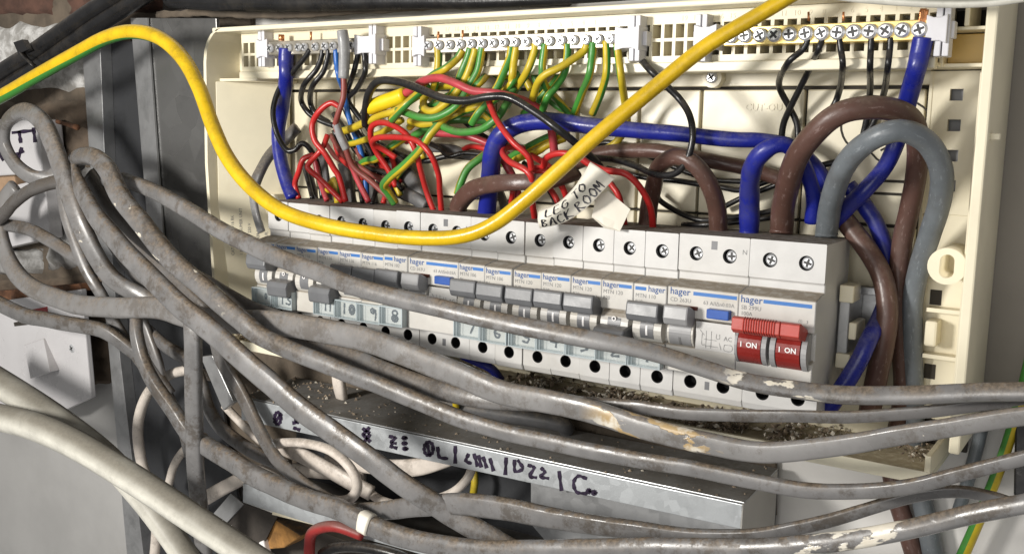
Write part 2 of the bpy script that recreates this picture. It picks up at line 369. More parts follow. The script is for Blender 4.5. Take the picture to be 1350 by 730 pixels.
def path(pts, n=8):
    P = [at(*p[:3]) for p in pts]
    # wires that leave the terminal bars hang in front of the lip of the terminal rail
    for i, p in enumerate(P):
        if 0.080 < p.z < 0.114 and -0.38 < p.x < 0.05 and 24 < pts[i][2] < 43: P[i] = at(pts[i][0], pts[i][1], 43.5)
    return catmull(P, n)
def cable(name, pts, w, mat, label, cat, group=None, flat=1.0, n=8, **kw):
    """pts: (pixel x, pixel y, depth mm); w: apparent width in pixels, one value or start..end"""
    P = path(pts, n); k = len(P)
    ws = w if isinstance(w, (list, tuple)) else (w, w)
    rad = []
    for i, p in enumerate(P):
        t = i / (k - 1) * (len(ws) - 1); j = min(int(t), len(ws) - 2); wpx = ws[j] + (ws[j + 1] - ws[j]) * (t - j)
        rad.append(0.5 * wpx * zdist(p) / FPX)
    paint = kw.pop('paint', None); tone = kw.pop('tone', 0.0); amount = kw.pop('amount', 0.11); tan = kw.pop('tan', 0.15)
    o = sweep(name, P, rad, C[mat] if isinstance(mat, str) else mat, flat, **kw)
    if paint:
        L = [0.0]
        for a, b in zip(P, P[1:]): L.append(L[-1] + (b - a).length)
        o['paint_from'] = L[int(paint[0] * n)]; o['paint_to'] = L[min(int(paint[1] * n), k - 1)]
    elif mat == 'grey':
        o['paint_from'] = 50.0; o['paint_to'] = 51.0
    if mat == 'grey': o['tone'] = float(tone); o['paint_amount'] = float(amount); o['paint_tan'] = float(tan)
    return tag(o, label, cat, group)

def ribbon(name, strokes, S, width, mat, parent, lift=0.25):
    """hand-drawn strokes: polylines in a surface's (u, v), widened to flat bands lying on the surface"""
    verts, faces = [], []
    for st in strokes:
        P = [Vector(p) for p in st]
        if len(P) > 2: 
            Q = []
            PP = [P[0] * 2 - P[1]] + P + [P[-1] * 2 - P[-2]]
            for i in range(1, len(PP) - 2):
                a, b, c, d = PP[i - 1:i + 3]
                for k in range(4):
                    t = k / 4; Q.append((b * 2 + (c - a) * t + (a * 2 - b * 5 + c * 4 - d) * t * t + (b * 3 - a - c * 3 + d) * t ** 3) * 0.5)
            Q.append(P[-1]); P = Q
        elif len(P) == 2:
            P = [P[0].lerp(P[1], k / 4) for k in range(5)]
        b0 = len(verts); n = len(P)
        for i, p in enumerate(P):
            t = P[min(i + 1, n - 1)] - P[max(i - 1, 0)]
            if t.length < 1e-9: t = Vector((1, 0))
            t.normalize(); nn = Vector((-t.y, t.x)) * width * 0.5 * (0.85 + 0.25 * math.sin(i * 2.1 + b0))
            ext = t * width * 0.35 * (-1 if i == 0 else 1 if i == n - 1 else 0)
            for q in (p + ext + nn, p + ext - nn): verts.append(S(q.x, q.y, lift))
        for i in range(n - 1):
            a = b0 + 2 * i; faces.append((a, a + 1, a + 3, a + 2))
    return link(name, mesh(name, verts, faces, mat), parent)
_txt = {}
def textmesh(s, size, mat, extrude=0.0, bold=0.0, align='LEFT'):
    key = (s, size, mat.name, extrude, bold, align)
    if key in _txt: return _txt[key]
    cu = bpy.data.curves.new('lettering', 'FONT'); cu.body = s; cu.size = size * MM; cu.extrude = extrude * MM; cu.offset = bold * MM
    cu.align_x = align; cu.resolution_u = 2
    o = bpy.data.objects.new('lettering', cu); COL.objects.link(o)
    dg = bpy.context.evaluated_depsgraph_get()
    me = bpy.data.meshes.new_from_object(o.evaluated_get(dg)); me.materials.clear(); me.materials.append(mat)
    bpy.data.objects.remove(o); _txt[key] = me; return me
def text(s, x, d, z, size, mat, parent, name='lettering', extrude=0.0, bold=0.0, align='LEFT', rot=0.0):
    o = link(name, textmesh(s, size, mat, extrude, bold, align), parent, (x * MM, -d * MM, z * MM))
    o.rotation_euler = (math.radians(90), math.radians(rot), 0); return o

# ------------------------------------------------------------------ the setting: wall and boards
def sheet(name, x0, x1, z0, z1, d, mat, thick=20):
    o = box(name, x0, x1, d - thick, d, z0, z1, mat); return tag(o, kind='structure')
sheet('wall', -1200, 520, -560, 420, -8, M['wall'])
rp = slab('wall_shadow_panel', [(1250, -80), (1460, -80), (1460, 505), (1372, 520), (1290, 548), (1230, 560)], -4.5, 3, M['wall_shadow']); tag(rp, kind='structure')  # added sheet, its brown tone paints the enclosure's shadow on the wall
dk = slab('dark_wall', [(290, 430), (1022, 560), (1022, 680), (290, 640)], -3.5, 3, M['mortar']); tag(dk, kind='structure')  # dark mortar-coloured sheet behind the gap between tray and trunking
# grey painted board low on the left
gb = slab('painted_board', [(-260, 520), (148, 462), (192, 735), (215, 900), (-260, 900)], -1, 6, M['board'])
tag(gb, kind='structure')
# brickwork at the left: every brick a piece of the brick wall
bw = empty('brick_wall', at(60, 200, -8), 'rough old brick wall with silver painted and dark bricks beside the steel trunking', 'brick wall')
def brick(pix, mat, d=2, seed=0):
    n = len(pix); pts = [at(x, y, d) for x, y in pix]
    rs = random.Random(seed); nx, ny = 14, 8
    verts = []; faces = []
    for j in range(ny + 1):
        for i in range(nx + 1):
            u, v = i / nx, j / ny
            p = (pts[0] * (1 - u) + pts[1] * u) * (1 - v) + (pts[3] * (1 - u) + pts[2] * u) * v
            e = min(u, 1 - u, v, 1 - v) * 8
            p = p + Vector((rs.uniform(-.0012, .0012), rs.uniform(-.0022, .0022) + (0.006 if e < 0.5 else 0.0), rs.uniform(-.0012, .0012)))
            verts.append(p - bw.location)
    W_ = nx + 1
    for j in range(ny):
        for i in range(nx): faces.append((j * W_ + i, j * W_ + i + 1, (j + 1) * W_ + i + 1, (j + 1) * W_ + i))
    rim = [i for i in range(nx)] + [j * W_ + nx for j in range(ny)] + [ny * W_ + i for i in range(nx, 0, -1)] + [j * W_ for j in range(ny, 0, -1)]
    k0 = len(verts)
    for r in rim: verts.append(verts[r] + Vector((0, 0.014, 0)))
    for a in range(len(rim)):
        b = (a + 1) % len(rim); faces.append((rim[b], rim[a], k0 + a, k0 + b))
    return link('brick', mesh('brick', verts, faces, mat, None, True), bw)
mo = slab('mortar', [(-120, -60), (330, -60), (330, 40), (172, 40), (180, 520), (-120, 520)], -3, 4, M['mortar'], bw)
mo.location = -bw.location
for k, (px, m) in enumerate([
        ([(-70, -28), (70, -28), (66, 20), (-70, 22)], 'brick_dark'), ([(78, -28), (215, -30), (222, 14), (84, 24)], 'brick_dark'),
        ([(226, -30), (340, -30), (330, 12), (232, 16)], 'brick_brown'),
        ([(-90, 30), (118, 28), (122, 122), (-90, 124)], 'silver'), ([(-80, 134), (40, 134), (40, 178), (-80, 178)], 'brick_brown'),
        ([(46, 132), (124, 130), (128, 214), (46, 214)], 'brick_brown'),
        ([(-80, 220), (58, 220), (58, 250), (-80, 252)], 'brick_brown'),
        ([(56, 222), (130, 220), (140, 352), (58, 356)], 'silver_dull'), ([(-80, 330), (48, 328), (50, 362), (-80, 364)], 'silver_dull'),
        ([(-80, 370), (146, 362), (150, 430), (-80, 436)], 'brick_brown'), ([(40, 438), (150, 434), (152, 510), (40, 512)], 'brick_brown')]):
    brick(px, M[m], 1 + (k % 3), k)
# timber over the enclosure
tb = slab('timber_beam', [(214, -70), (760, -80), (742, 6), (460, 13), (330, 22), (214, 26)], 2, 10, M['dark_wood'], None, 1.0)
tag(tb, 'dark dusty timber edge above the cream enclosure', 'beam')
cable('grey_mortar_bead', [(208, 20, 16), (250, 18, 18), (300, 19, 20), (360, 21, 20), (430, 18, 20), (520, 13, 20), (620, 8, 20)], (9, 9, 6), M['mortar'],
      'pale crumbly mortar bead along the top of the enclosure', 'mortar bead', flat=0.7, wob=0.25)
cable('black_conduit', [(225, -2, 34), (300, 3, 36), (400, 4, 38), (520, 2, 38), (640, 2, 38), (760, -3, 38), (860, -8, 38)], (26, 22, 14), 'black',
      'black cable lying along the top edge of the cream enclosure', 'cable')

# ------------------------------------------------------------------ vertical steel trunking at the left
tr = empty('cable_trunking', at(190, 400, 0), 'dull galvanised vertical cable trunking standing left of the cream enclosure', 'trunking')
def tpart(name, pix, d, th, mat, bev=0.0):
    o = slab(name, pix, d, th, mat, tr, bev); o.location = -tr.location; return o
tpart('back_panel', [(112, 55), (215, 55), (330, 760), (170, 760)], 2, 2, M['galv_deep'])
tpart('flange', [(107, 50), (131, 36), (138, 210), (158, 470), (190, 740), (168, 740), (144, 470), (118, 210)], 12, 10, M['galv'], 0.4)
tpart('lid', [(193, 24), (285, 24), (300, 420), (222, 420)], 30, 3, M['galv_dark'], 0.5)
# folded bright edge of the lid, turned back towards the wall
e = [at(172, 24, 24), at(194, 24, 32), at(223, 420, 32), at(205, 420, 24)]
o = poly3('lid_edge', e, M['galv'], tr, 1.2); o.location = -tr.location
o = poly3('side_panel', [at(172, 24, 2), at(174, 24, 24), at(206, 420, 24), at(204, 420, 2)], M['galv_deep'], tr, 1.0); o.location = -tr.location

# ------------------------------------------------------------------ horizontal steel trunking below
ht = empty('cable_trunking', at(680, 600, 20), 'galvanised horizontal cable trunking with purple marker writing on its front lip', 'trunking')
def hpart(name, pts, mat, th=1.2, bev=0):
    o = poly3(name, pts, mat, ht, th); o.location = -ht.location
    if bev: bevel(o, bev)
    return o
LD = 52
A, B = at(318, 524, LD), at(980, 665, LD); A2, B2 = at(318, 553, LD), at(976, 697, LD)
back = Vector((0, 0.050, 0.003))
fw = Vector((0, 0.0016, -0.0004)); hpart('top_panel', [A + fw, B + fw, B + back, A + back], M['galv'], 1.2, 0.4)
lip = hpart('front_lip', [B, B2, A2, A], M['galv_lip'], 1.2, 0.4)
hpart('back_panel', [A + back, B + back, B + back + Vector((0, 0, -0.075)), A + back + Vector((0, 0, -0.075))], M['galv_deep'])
hpart('end_cap', [B, B + back, B + back + Vector((0, 0, -0.075)), B + Vector((0, 0, -0.075))], M['endcap'], 1.0, 0.3)
C0 = at(690, 606, LD - 3); D0 = at(974, 668, LD - 3)
hpart('cover_panel', [at(700, 612, LD - 4), at(974, 672, LD - 4), at(974, 760, LD - 4), at(760, 760, LD - 4), at(700, 690, LD - 4)], M['galv'], 1.0)
hpart('bottom_lip', [at(322, 636, LD), at(322, 661, LD), at(420, 692, LD), at(640, 752, LD), at(664, 728, LD), at(430, 668, LD)], M['galv_lip'], 1.2, 0.3)
hpart('bottom_panel', [at(322, 661, LD - 1), at(690, 765, LD - 1), at(690, 765, LD - 1) + Vector((0, .05, 0.003)), at(322, 661, LD - 1) + Vector((0, .05, .003))], M['galv_dark'])
hpart('corner_bracket', [at(275, 684, 54), at(304, 650, 50), at(321, 664, 52), at(291, 697, 56)], M['galv'], 1.0)
hpart('corner_plate', [at(291, 697, 55), at(321, 663, 51), at(366, 679, 48), at(330, 752, 50), at(280, 752, 55)], M['dark_wood'], 1.0)
# marker writing on the lip (strokes in photo pixels on the lip's plane)
def Slip(x, y, lift): return at(x, y, LD + 0.12 + lift) - ht.location
def O(cx, cy, a, b): return [(cx + a * math.cos(t * 0.785), cy + b * math.sin(t * 0.785)) for t in range(9)]
ink = [O(366, 551, 4, 8), [(362, 556), (370, 546)], [(388, 546), (393, 549), (389, 553), (393, 556), (387, 557)], [(388, 564), (394, 566)],
       [(479, 565), (486, 570)], [(486, 564), (479, 572)], [(479, 573), (487, 581)], [(487, 573), (480, 582)],
       [(514, 575), (521, 577), (515, 583), (521, 584)], [(515, 588), (522, 590)], O(533, 577, 2, 1), O(533, 584, 2, 1), O(534, 591, 2, 1),
       O(565, 591, 6, 9), [(563, 585), (566, 598)], [(577, 590), (579, 602), (589, 604)], [(600, 589), (600, 609)],
       [(617, 599), (614, 607), (620, 610)], [(625, 599), (629, 613)], [(631, 601), (634, 614)], [(637, 603), (641, 615)], [(646, 605), (650, 619)],
       [(667, 604), (666, 624)], [(678, 607), (679, 621), (689, 617), (683, 607)], [(697, 613), (704, 616), (698, 627), (706, 629)], [(714, 617), (718, 622), (712, 628), (722, 630)],
       [(737, 622), (740, 645)], [(772, 630), (762, 627), (756, 636), (760, 648), (772, 650)], O(776, 647, 2, 2), O(783, 649, 2, 2)]
for st_k in ink: ribbon('marker_writing', [st_k], Slip, 5.0, M['ink_purple'], ht, 0.15)

# ------------------------------------------------------------------ the enclosure (cream consumer unit base)
EN = empty('consumer_unit', (-0.165, 0, -0.09), 'open cream plastic consumer unit enclosure with its cover removed', 'enclosure')
EO = -EN.location
def ebox(name, *a, mat='cream', bev=0.0):
    o = box(name, *a, M[mat], EN, bev); o.location = EO; return o
def eobj(name, bm, mat='cream', bev=0.0):
    o = link(name, bm_mesh(name, bm, M[mat]), EN, EO)
    if bev: bevel(o, bev)
    return o
XL, XR, ZB, ZT = -404, 66, -90, 113
ebox('back_panel', XL + 2, XR - 2, -5, -2, ZB, ZT, mat='dark_gap')
# raised back plate pieces with real gaps between them
cuts = [(-396, -352), (-350.5, -318), (-316.5, -262), (-260.5, -206), (-204.5, -150), (-148.5, -112), (-110.5, -76.5), (-75, -22), (-20.5, 34)]
for (a, b) in cuts:
    ebox('knockout_panel', a, b, -3, 1.6, 15, 78.5, bev=0.7)
    ebox('knockout_panel', a, b, -3, 1.6, -44, 13.8, bev=0.7)
ebox('ledge_plate', -398, 36, -3, 1.8, 80.2, 92, bev=0.4)
ebox('lower_plate', -398, 36, -3, 1.6, ZB, -45.4, bev=0.4)
# round cable knock-outs outlined near the right end
for cx_, cz_, r in ((10, 62, 13), (24, 58, 15), (-300, 60, 12)):
    bm = bmesh.new(); n = 28
    for k in range(n):
        a, b = 6.283 * k / n, 6.283 * (k + 1) / n
        if 4.3 < a < 5.1: continue
        q = [(r * math.cos(t), r * math.sin(t)) for t in (a, b)]; q2 = [((r + 0.9) * math.cos(t), (r + 0.9) * math.sin(t)) for t in (b, a)]
        bm.faces.new([bm.verts.new(((cx_ + x) * MM, -1.95 * MM, (cz_ + z) * MM)) for x, z in q + q2])
    o = link('knockout_outline', bm_mesh('knockout_outline', bm, M['dark_gap']), EN, EO)
# ventilation slots low at the right, seen between the tails
for z in (35, 29, 14, -2, -20):
    ebox('slot', 14 if z != 14 else 8, 34, 1.0, 1.9, z, z + 1.3, mat='dark_gap')
# outer walls: left, right, top
bm = bmesh.new(); prism(bm, [(50, 0), (50, 2.2), (-4, 2.2), (-4, 0)], 0, 1); bm.free()
def wall_px(name, tops, bots, dd, th, mat='cream'):
    pass
bm = bmesh.new()
prof = [(-386, 117.4), (-392, 116.4), (-397.5, 113.5), (-401.5, 109), (-404, 103), (-405, 96), (-406, 30), (-402, -40), (-400, -92)]
vs = []
for x, z in prof:
    vs.append([bm.verts.new(((x + e) * MM, -d * MM, z * MM)) for d, e in ((-4, 8), (50, 0), (50, 2.6), (-4, 10.6))])
for a, b in zip(vs, vs[1:]):
    for k in range(4): bm.faces.new((a[k], a[(k + 1) % 4], b[(k + 1) % 4], b[k]))
bm.faces.new(vs[0]); bm.faces.new(vs[-1][::-1])
eobj('side_wall', bm, bev=0.6)
ebox('side_wall', 64, 68.5, -4, 51, -76, 116, bev=0.8)
ebox('top_wall', -396, 68, -4, 50, 114.6, 117.6, bev=0.8)
ebox('catch', 68.3, 72, 40, 44, 56, 58.5, bev=0.2)
# inner left skirt (sloping face carrying the rating label)
bm = bmesh.new()
L1, L2 = [(-401, 44, 84), (-401, 44, -88)], [(-372, 8, 84), (-372, 8, -88)]
q = [bm.verts.new((x * MM, -d * MM, z * MM)) for x, d, z in (L1[0], L1[1], L2[1], L2[0])]
q2 = [bm.verts.new((x * MM, -(d - 3) * MM, z * MM)) for x, d, z in (L1[0], L1[1], L2[1], L2[0])]
bm.faces.new(q); bm.faces.new(q2[::-1])
for k in range(4): bm.faces.new((q[k], q2[k], q2[(k + 1) % 4], q[(k + 1) % 4]))
eobj('side_skirt', bm, bev=0.6)
ebox('shelf_rib', -402, -366, 4, 40, 84, 86, bev=0.4)
ebox('corner_post', -399, -388, 12, 26, 90, 106, bev=2.5)
# rating label: small grey lettering, running up the skirt
sk_rot = math.atan2(36, 29)
LB = slab('rating_label', [(288, 222), (312, 222), (322, 348), (297, 350)], 39.5, 0.2, M['cream'], EN)
bpy.data.objects.remove(LB)
def skirt(u, v):      # u across 0..1 from the rim, v = z in mm
    return Vector(((-401 + 29 * u) * MM, -(44 - 36 * u + 0.35) * MM, v * MM))
for k, (s, sz, u, z) in enumerate([('CE', 6.0, 0.20, 26), ('CAT. REF. VML 916 RK', 2.8, 0.22, -32), ('1 ROW CONSUMER UNIT', 2.8, 0.34, -32), ('MAX 100 A  230 V', 2.8, 0.46, -32), ('BS EN 60439-3', 2.8, 0.58, -32), ('MADE IN UK', 2.8, 0.70, -32)]):
    o = link('lettering', textmesh(s, sz, M['print_grey']), EN, EO + skirt(u, z))
    ex = Vector((0, 0, 1)); ey = Vector((-29, -36, 0)).normalized(); 
    o.rotation_euler = Matrix((ex, ey, ex.cross(ey))).transposed().to_euler()
# bottom tray
bm = bmesh.new()
bm2 = [(-4, -88.5), (48, -89), (48, -86), (50.5, -86), (50.5, -92), (-4, -92)]
prism(bm, bm2, -396, 57); eobj('tray', bm, 'tray', 0.5)
ebox('tray_end', 55, 57.5, -3, 50.2, -88, -79, bev=0.4)
# right-hand side column with square holes
bm = bmesh.new()
cols = [38, 45.5, 51, 64]; zs = [84]; hz = [75.5, 62, 48.5, 35]
lv = [86]
for h in hz: lv += [h + 2.6, h - 2.6]
lv += [22]
for i in range(len(lv) - 1):
    for j in range(3):
        if i % 2 == 1 and j == 1: continue
        add_box(bm, cols[j] + 0.0, cols[j + 1], 5, 8 if True else 0, lv[i + 1], lv[i])
bmesh.ops.remove_doubles(bm, verts=bm.verts[:], dist=1e-6)
eobj('side_column', bm)
ebox('hole_backing', 44, 53, 0.5, 1.5, 29, 81, mat='grey_light')
ebox('column_web', 36.5, 38.2, -2, 8.4, -70, 86, bev=0.3)
ebox('side_column', 40, 64, 2, 7, -74, 22, bev=0.4)
ebox('channel_wall', 60.5, 62.5, 7, 30, -74, 84, bev=0.4)
ebox('rib', 44, 62, 6.5, 14, -44, -42, bev=0.2); ebox('rib', 44, 62, 6.5, 14, -22.5, -20.5, bev=0.2)
ebox('spring_clip', 44.5, 50, 7, 17, -38, -26, bev=1.2)
ebox('square_hole', 44, 49, 6.9, 7.25, -55, -48, mat='dark_gap'); ebox('square_hole', 44, 49, 6.9, 7.25, -20, -13, mat='dark_gap'); ebox('square_hole', 44, 49, 6.9, 7.25, -74, -68, mat='dark_gap')
# pale amber block and frames in the top right corner
ebox('corner_box', 44, 63, 4, 24, 86.5, 88.2, bev=0.3); ebox('corner_box', 43, 44.8, 4, 26, 86.5, 100, bev=0.3)
ebox('corner_block', 45, 63, 4, 18, 88.5, 101, mat='amber', bev=0.4)
ebox('corner_frame', 43, 63, 4, 30, 101.5, 103, bev=0.3); ebox('corner_frame', 53, 55, 4, 32, 103, 114, bev=0.3); ebox('corner_frame', 43, 45, 4, 30, 103, 114, bev=0.3)
# screw boss at the right
def tubeobj(bm, cx_, cz_, r, d0, d1, n=24, ri=None, slot=None):
    ring = lambda rr, d, sq=0: [bm.verts.new(((cx_ + (rr * math.cos(6.2832 * k / n))) * MM, -d * MM, (cz_ + rr * math.sin(6.2832 * k / n) + (sq if math.sin(6.2832 * k / n) > 0 else -sq)) * MM)) for k in range(n)]
    a, b = ring(r, d0), ring(r, d1)
    for k in range(n): bm.faces.new((a[k], a[(k + 1) % n], b[(k + 1) % n], b[k]))
    if ri:
        c, e = ring(ri, d1, slot or 0), ring(ri, d1 - min(24, d1 - d0 - 0.2), slot or 0)
        for k in range(n):
            bm.faces.new((b[k], b[(k + 1) % n], c[(k + 1) % n], c[k])); bm.faces.new((c[k], c[(k + 1) % n], e[(k + 1) % n], e[k]))
        bm.faces.new(e)
    else: bm.faces.new(b)
    bm.faces.new(a[::-1])
bm = bmesh.new(); tubeobj(bm, 54.2, 1.2, 8.0, 4, 32, 28, 3.0, 2.2)
bs = eobj('screw_boss', bm); bs.data.polygons.foreach_set('use_smooth', [len(p.vertices) == 4 and abs(p.normal.y) < 0.5 for p in bs.data.polygons])
bm = bmesh.new(); tubeobj(bm, -372, 2, 8, 4, 22, 24, 5.0)
eobj('screw_boss', bm)
# boss with a fixing screw under the top rail
bm = bmesh.new(); tubeobj(bm, -68, 84.5, 5.2, 1, 8, 20); eobj('screw_boss', bm)

# ----- screws (shared)
def screw_mesh(name, r, h, slotw=0.28):
    """pan head with a pozi cross cut into it: raised quarters on a darker floor"""
    bm = bmesh.new(); n = 20
    def ring(rr, d): return [bm.verts.new((rr * math.cos(6.2832 * k / n) * MM, -d * MM, rr * math.sin(6.2832 * k / n) * MM)) for k in range(n)]
    a, b, c = ring(r, 0), ring(r, h * 0.6), ring(r * 0.72, h)
    for q, w in ((a, b), (b, c)):
        for k in range(n): bm.faces.new((q[k], q[(k + 1) % n], w[(k + 1) % n], w[k]))
    bm.faces.new(c)
    for k in range(2):
        s, L = r * slotw * 0.5, r * 0.66
        dx, dz = (L, s) if k == 0 else (s, L)
        ca, sa = math.cos(0.6), math.sin(0.6)
        f = bm.faces.new([bm.verts.new(((x * ca - z * sa) * MM, -(h + 0.05 + 0.02 * k) * MM, (x * sa + z * ca) * MM)) for x, z in ((-dx, -dz), (dx, -dz), (dx, dz), (-dx, dz))])
        f.material_index = 1
    return bm_mesh(name, bm, [M['steel'], M['steel_dark']])
SCR = screw_mesh('terminal_screw', 2.7, 2.2, 0.34)
SCR_IN = screw_mesh('terminal_screw', 2.75, 1.2, 0.4)
fs = link('fixing_screw', screw_mesh('fixing_screw', 3.0, 1.4), EN, EO + Vector((-.068, -.008, .0845)))

# ----- terminal rail: a strip of two rows of small square openings
bm = bmesh.new()
GX0, GX1, P_ = -384.1, 44, 6.12
GD0, GD1 = 30, 36
add_box(bm, GX0, GX1, GD0, GD1, 108.6, 114.4); add_box(bm, GX0, GX1, GD0, GD1 - 0.3, 100.4, 102.0); add_box(bm, GX0, GX1, GD0, GD1, 90.0, 93.4)
x = GX0
while x < GX1 + 0.1:
    add_box(bm, x, x + 1.7, GD0, GD1 - 0.15, 93.3, 108.7); x += P_
eobj('terminal_rail', bm)
ebox('rail_floor', GX0, GX1, 4, 34, 86.6, 88.2, bev=0.3)
ebox('rail_lip', GX0, GX1, 33, 38.5, 85.4, 90.2, bev=0.6)
ebox('rail_back', GX0, GX1, 14, 16, 88, 114.4, mat='tray')
x = GX0; bm = bmesh.new()
while x < GX1: add_box(bm, x + 0.2, x + 1.4, 16, 30.2, 88.3, 108.5); x += P_ * 1
eobj('rail_ribs', bm)
# embossed numerals and letters moulded in the plastic
for n_ in range(1, 20):
    X = 38 - (n_ - 1) * P_ * 1.0
    if n_ in (14,): continue
    text(str(n_), X, 36.05, 110.0, 3.4, M['cream'], EN, 'moulded_numeral', 0.18, 0, 'CENTER').location += EO
for n_ in range(1, 18):
    X = -108 - (n_ - 1) * P_ * 1.1
    text(str(n_), X, 36.05, 110.0, 3.4, M['cream'], EN, 'moulded_numeral', 0.18, 0, 'CENTER').location += EO
for s, px, py, sz in (('CUT-OUT', 982, 146, 5.0), ('L', 1081, 93, 7), ('N', 1123, 94, 7)):
    p = at(px, py, 1.7)
    o = text(s, p.x * 1000, 1.75, p.z * 1000, sz, M['cream'], EN, 'moulded_lettering', 0.2, 0.05); o.location += EO
# DIN rail with its end stop
dr = empty('mounting_rail', (-0.165, -0.008, -0.03), 'steel mounting rail behind the row of circuit breakers', 'rail')
for nm, a in (('rail_body', (-345, 22, 6, 9, -44, -16)), ('rail_edge', (-345, 22, 9, 14, -17.5, -14)), ('rail_edge', (-345, 22, 9, 14, -46, -42.5))):
    o = box(nm, *a, M['galv'], dr, 0.3); o.location = -dr.location
es = empty('end_stop', (0.015, -0.02, -0.03), 'cream plastic end stop clipped on the rail beside the red main switch', 'end stop')
for nm, a, mt in (('stop_body', (9.5, 14.5, 10, 32, -46, -14), 'galv'), ('jaw', (10, 16.5, 22, 35, -19, -11), 'cream'), ('jaw', (15, 18.5, 18, 34, -36, -28), 'cream'), ('jaw', (10, 16.5, 22, 34, -50, -43), 'cream')):
    o = box(nm, *a, M[mt], es, 0.6); o.location = -es.location

# ------------------------------------------------------------------ circuit breakers
def housing(w, holes, name='housing', screws=True):
    """device body w mm wide; the terminal shoulders carry real round recesses"""
    bm = bmesh.new(); hw = w / 2
    prof = [(16, 9), (55, 9), (55, -8.5), (53.8, -9.3), (53.8, -13.0), (58, -13.3), (66, -15.0), (66, -29.0), (63, -30.0), (63, -42), (66, -43), (66, -55.2), (55, -56.6), (55, -67.8), (53.5, -71), (16, -71)]
    mats = [0] * len(prof)
    for i in (4, 5, 6, 7, 8, 9, 10): mats[i] = 1
    n = len(prof)
    A = [bm.verts.new((-hw * MM, -d * MM, z * MM)) for d, z in prof]; B = [bm.verts.new((hw * MM, -d * MM, z * MM)) for d, z in prof]
    bm.faces.new(A); bm.faces.new(B[::-1])
    for i in range(n):
        j = (i + 1) % n
        if i in (1, 12):
            zc = 0.0 if i == 1 else -62.2; r = 3.05 if i == 1 else 2.9
            zt, zb = prof[i][1], prof[j][1]
            xs = [-hw] + [(holes[k] + holes[k + 1]) / 2 for k in range(len(holes) - 1)] + [hw]
            for k, hx in enumerate(holes):
                N = 24; x0, x1 = xs[k], xs[k + 1]; cir = []; sq = []; deep = []
                for q in range(N):
                    a = 6.28318 * (q + 0.5) / N; c, s = math.cos(a), math.sin(a)
                    cir.append(bm.verts.new(((hx + r * c) * MM, -.055, (zc + r * s) * MM)))
                    deep.append(bm.verts.new(((hx + r * c) * MM, -.0475, (zc + r * s) * MM)))
                    tx = ((x1 - hx) if c > 0 else (hx - x0)) / max(abs(c), 1e-6); tz = ((zt - zc) if s > 0 else (zc - zb)) / max(abs(s), 1e-6)
                    t = min(tx, tz); sq.append(bm.verts.new(((hx + t * c) * MM, -.055, (zc + t * s) * MM)))
                cor = {}
                for q in range(N):
                    q2 = (q + 1) % N
                    a, b = sq[q].co, sq[q2].co
                    f = [cir[q], sq[q]]
                    if abs(a.x - b.x) > 1e-7 and abs(a.z - b.z) > 1e-7:
                        cx_ = a.x if abs(a.x - x0 * MM) < 1e-7 or abs(a.x - x1 * MM) < 1e-7 else b.x
                        cz_ = a.z if abs(a.z - zt * MM) < 1e-7 or abs(a.z - zb * MM) < 1e-7 else b.z
                        f.append(bm.verts.new((cx_, -.055, cz_)))
                    f += [sq[q2], cir[q2]]
                    bm.faces.new(f)
                    g = bm.faces.new((cir[q], cir[q2], deep[q2], deep[q])); g.material_index = 2
                g = bm.faces.new(deep); g.material_index = 2
        else:
            bm.faces.new((A[i], A[j], B[j], B[i])).material_index = mats[i]
    bmesh.ops.remove_doubles(bm, verts=bm.verts[:], dist=2e-6)
    return bm_mesh(name, bm, [M['white'], M['nose'], M['hole']])
H1 = housing(17.25, [0.4]); H2 = housing(34.8, [-8.6, 8.0]); H2M = housing(34.8, [-7.8, 8.8])
def drum_mesh(name, w, r, mat, a0=-62, a1=62, n=8, cd=60.5, cz=-36.5):
    bm = bmesh.new(); prof = [(cd - 3, cz + r * 0.85)] + [(cd + r * math.cos(math.radians(a1 + (a0 - a1) * k / n)), cz + r * math.sin(math.radians(a1 + (a0 - a1) * k / n))) for k in range(n + 1)] + [(cd - 3, cz - r * 0.85)]
    prism(bm, prof, -w / 2, w / 2); return bm_mesh(name, bm, mat)
DRUM = drum_mesh('toggle_drum', 15.0, 7.8, M['nose'])
WIN = drum_mesh('position_window', 7.0, 7.95, M['window_grey'], -34, 26)
MARK = drum_mesh('position_mark', 1.0, 8.07, M['print_white'], -20, 14)
def toggle_mesh(name, w, up, mat, grow=0.0):
    prof = [(64, -26.5), (68, -24.2), (72.5, -22.2), (74.2, -22.8), (75, -28.6), (73.6, -31.8), (70, -32.6), (64, -33.2)]
    if not up: prof = [(d, -69.3 - z) for d, z in prof][::-1]
    bm = bmesh.new(); prism(bm, prof, -w / 2, w / 2); return bm_mesh(name, bm, mat)
TUP = toggle_mesh('toggle', 16.9, True, M['grey_toggle']); TDN = toggle_mesh('toggle', 16.9, False, M['grey_toggle'])
def cover_meshes():
    bm = bmesh.new(); add_box(bm, -8.3, 8.3, 66.2, 69.8, -54.2, -44.6)
    a = bm_mesh('label_cover', bm, M['cover'])
    bm = bmesh.new()
    for b in ((-8.55, 8.55, 66.1, 70.1, -44.5, -43.9), (-8.55, 8.55, 66.1, 70.1, -54.9, -54.3), (-8.55, -8.0, 66.1, 70.2, -54.3, -44.5), (8.0, 8.55, 66.1, 70.2, -54.3, -44.5), (-6.6, -6.35, 69.85, 70.1, -54.3, -44.5)): add_box(bm, *b)
    b = bm_mesh('cover_rim', bm, M['cover_edge'])
    bm = bmesh.new(); add_box(bm, -8.0, 8.0, 66.02, 66.15, -54, -44.7)
    return a, b, bm_mesh('paper_strip', bm, M['nose'])
COV, RIM, STRIP = cover_meshes()
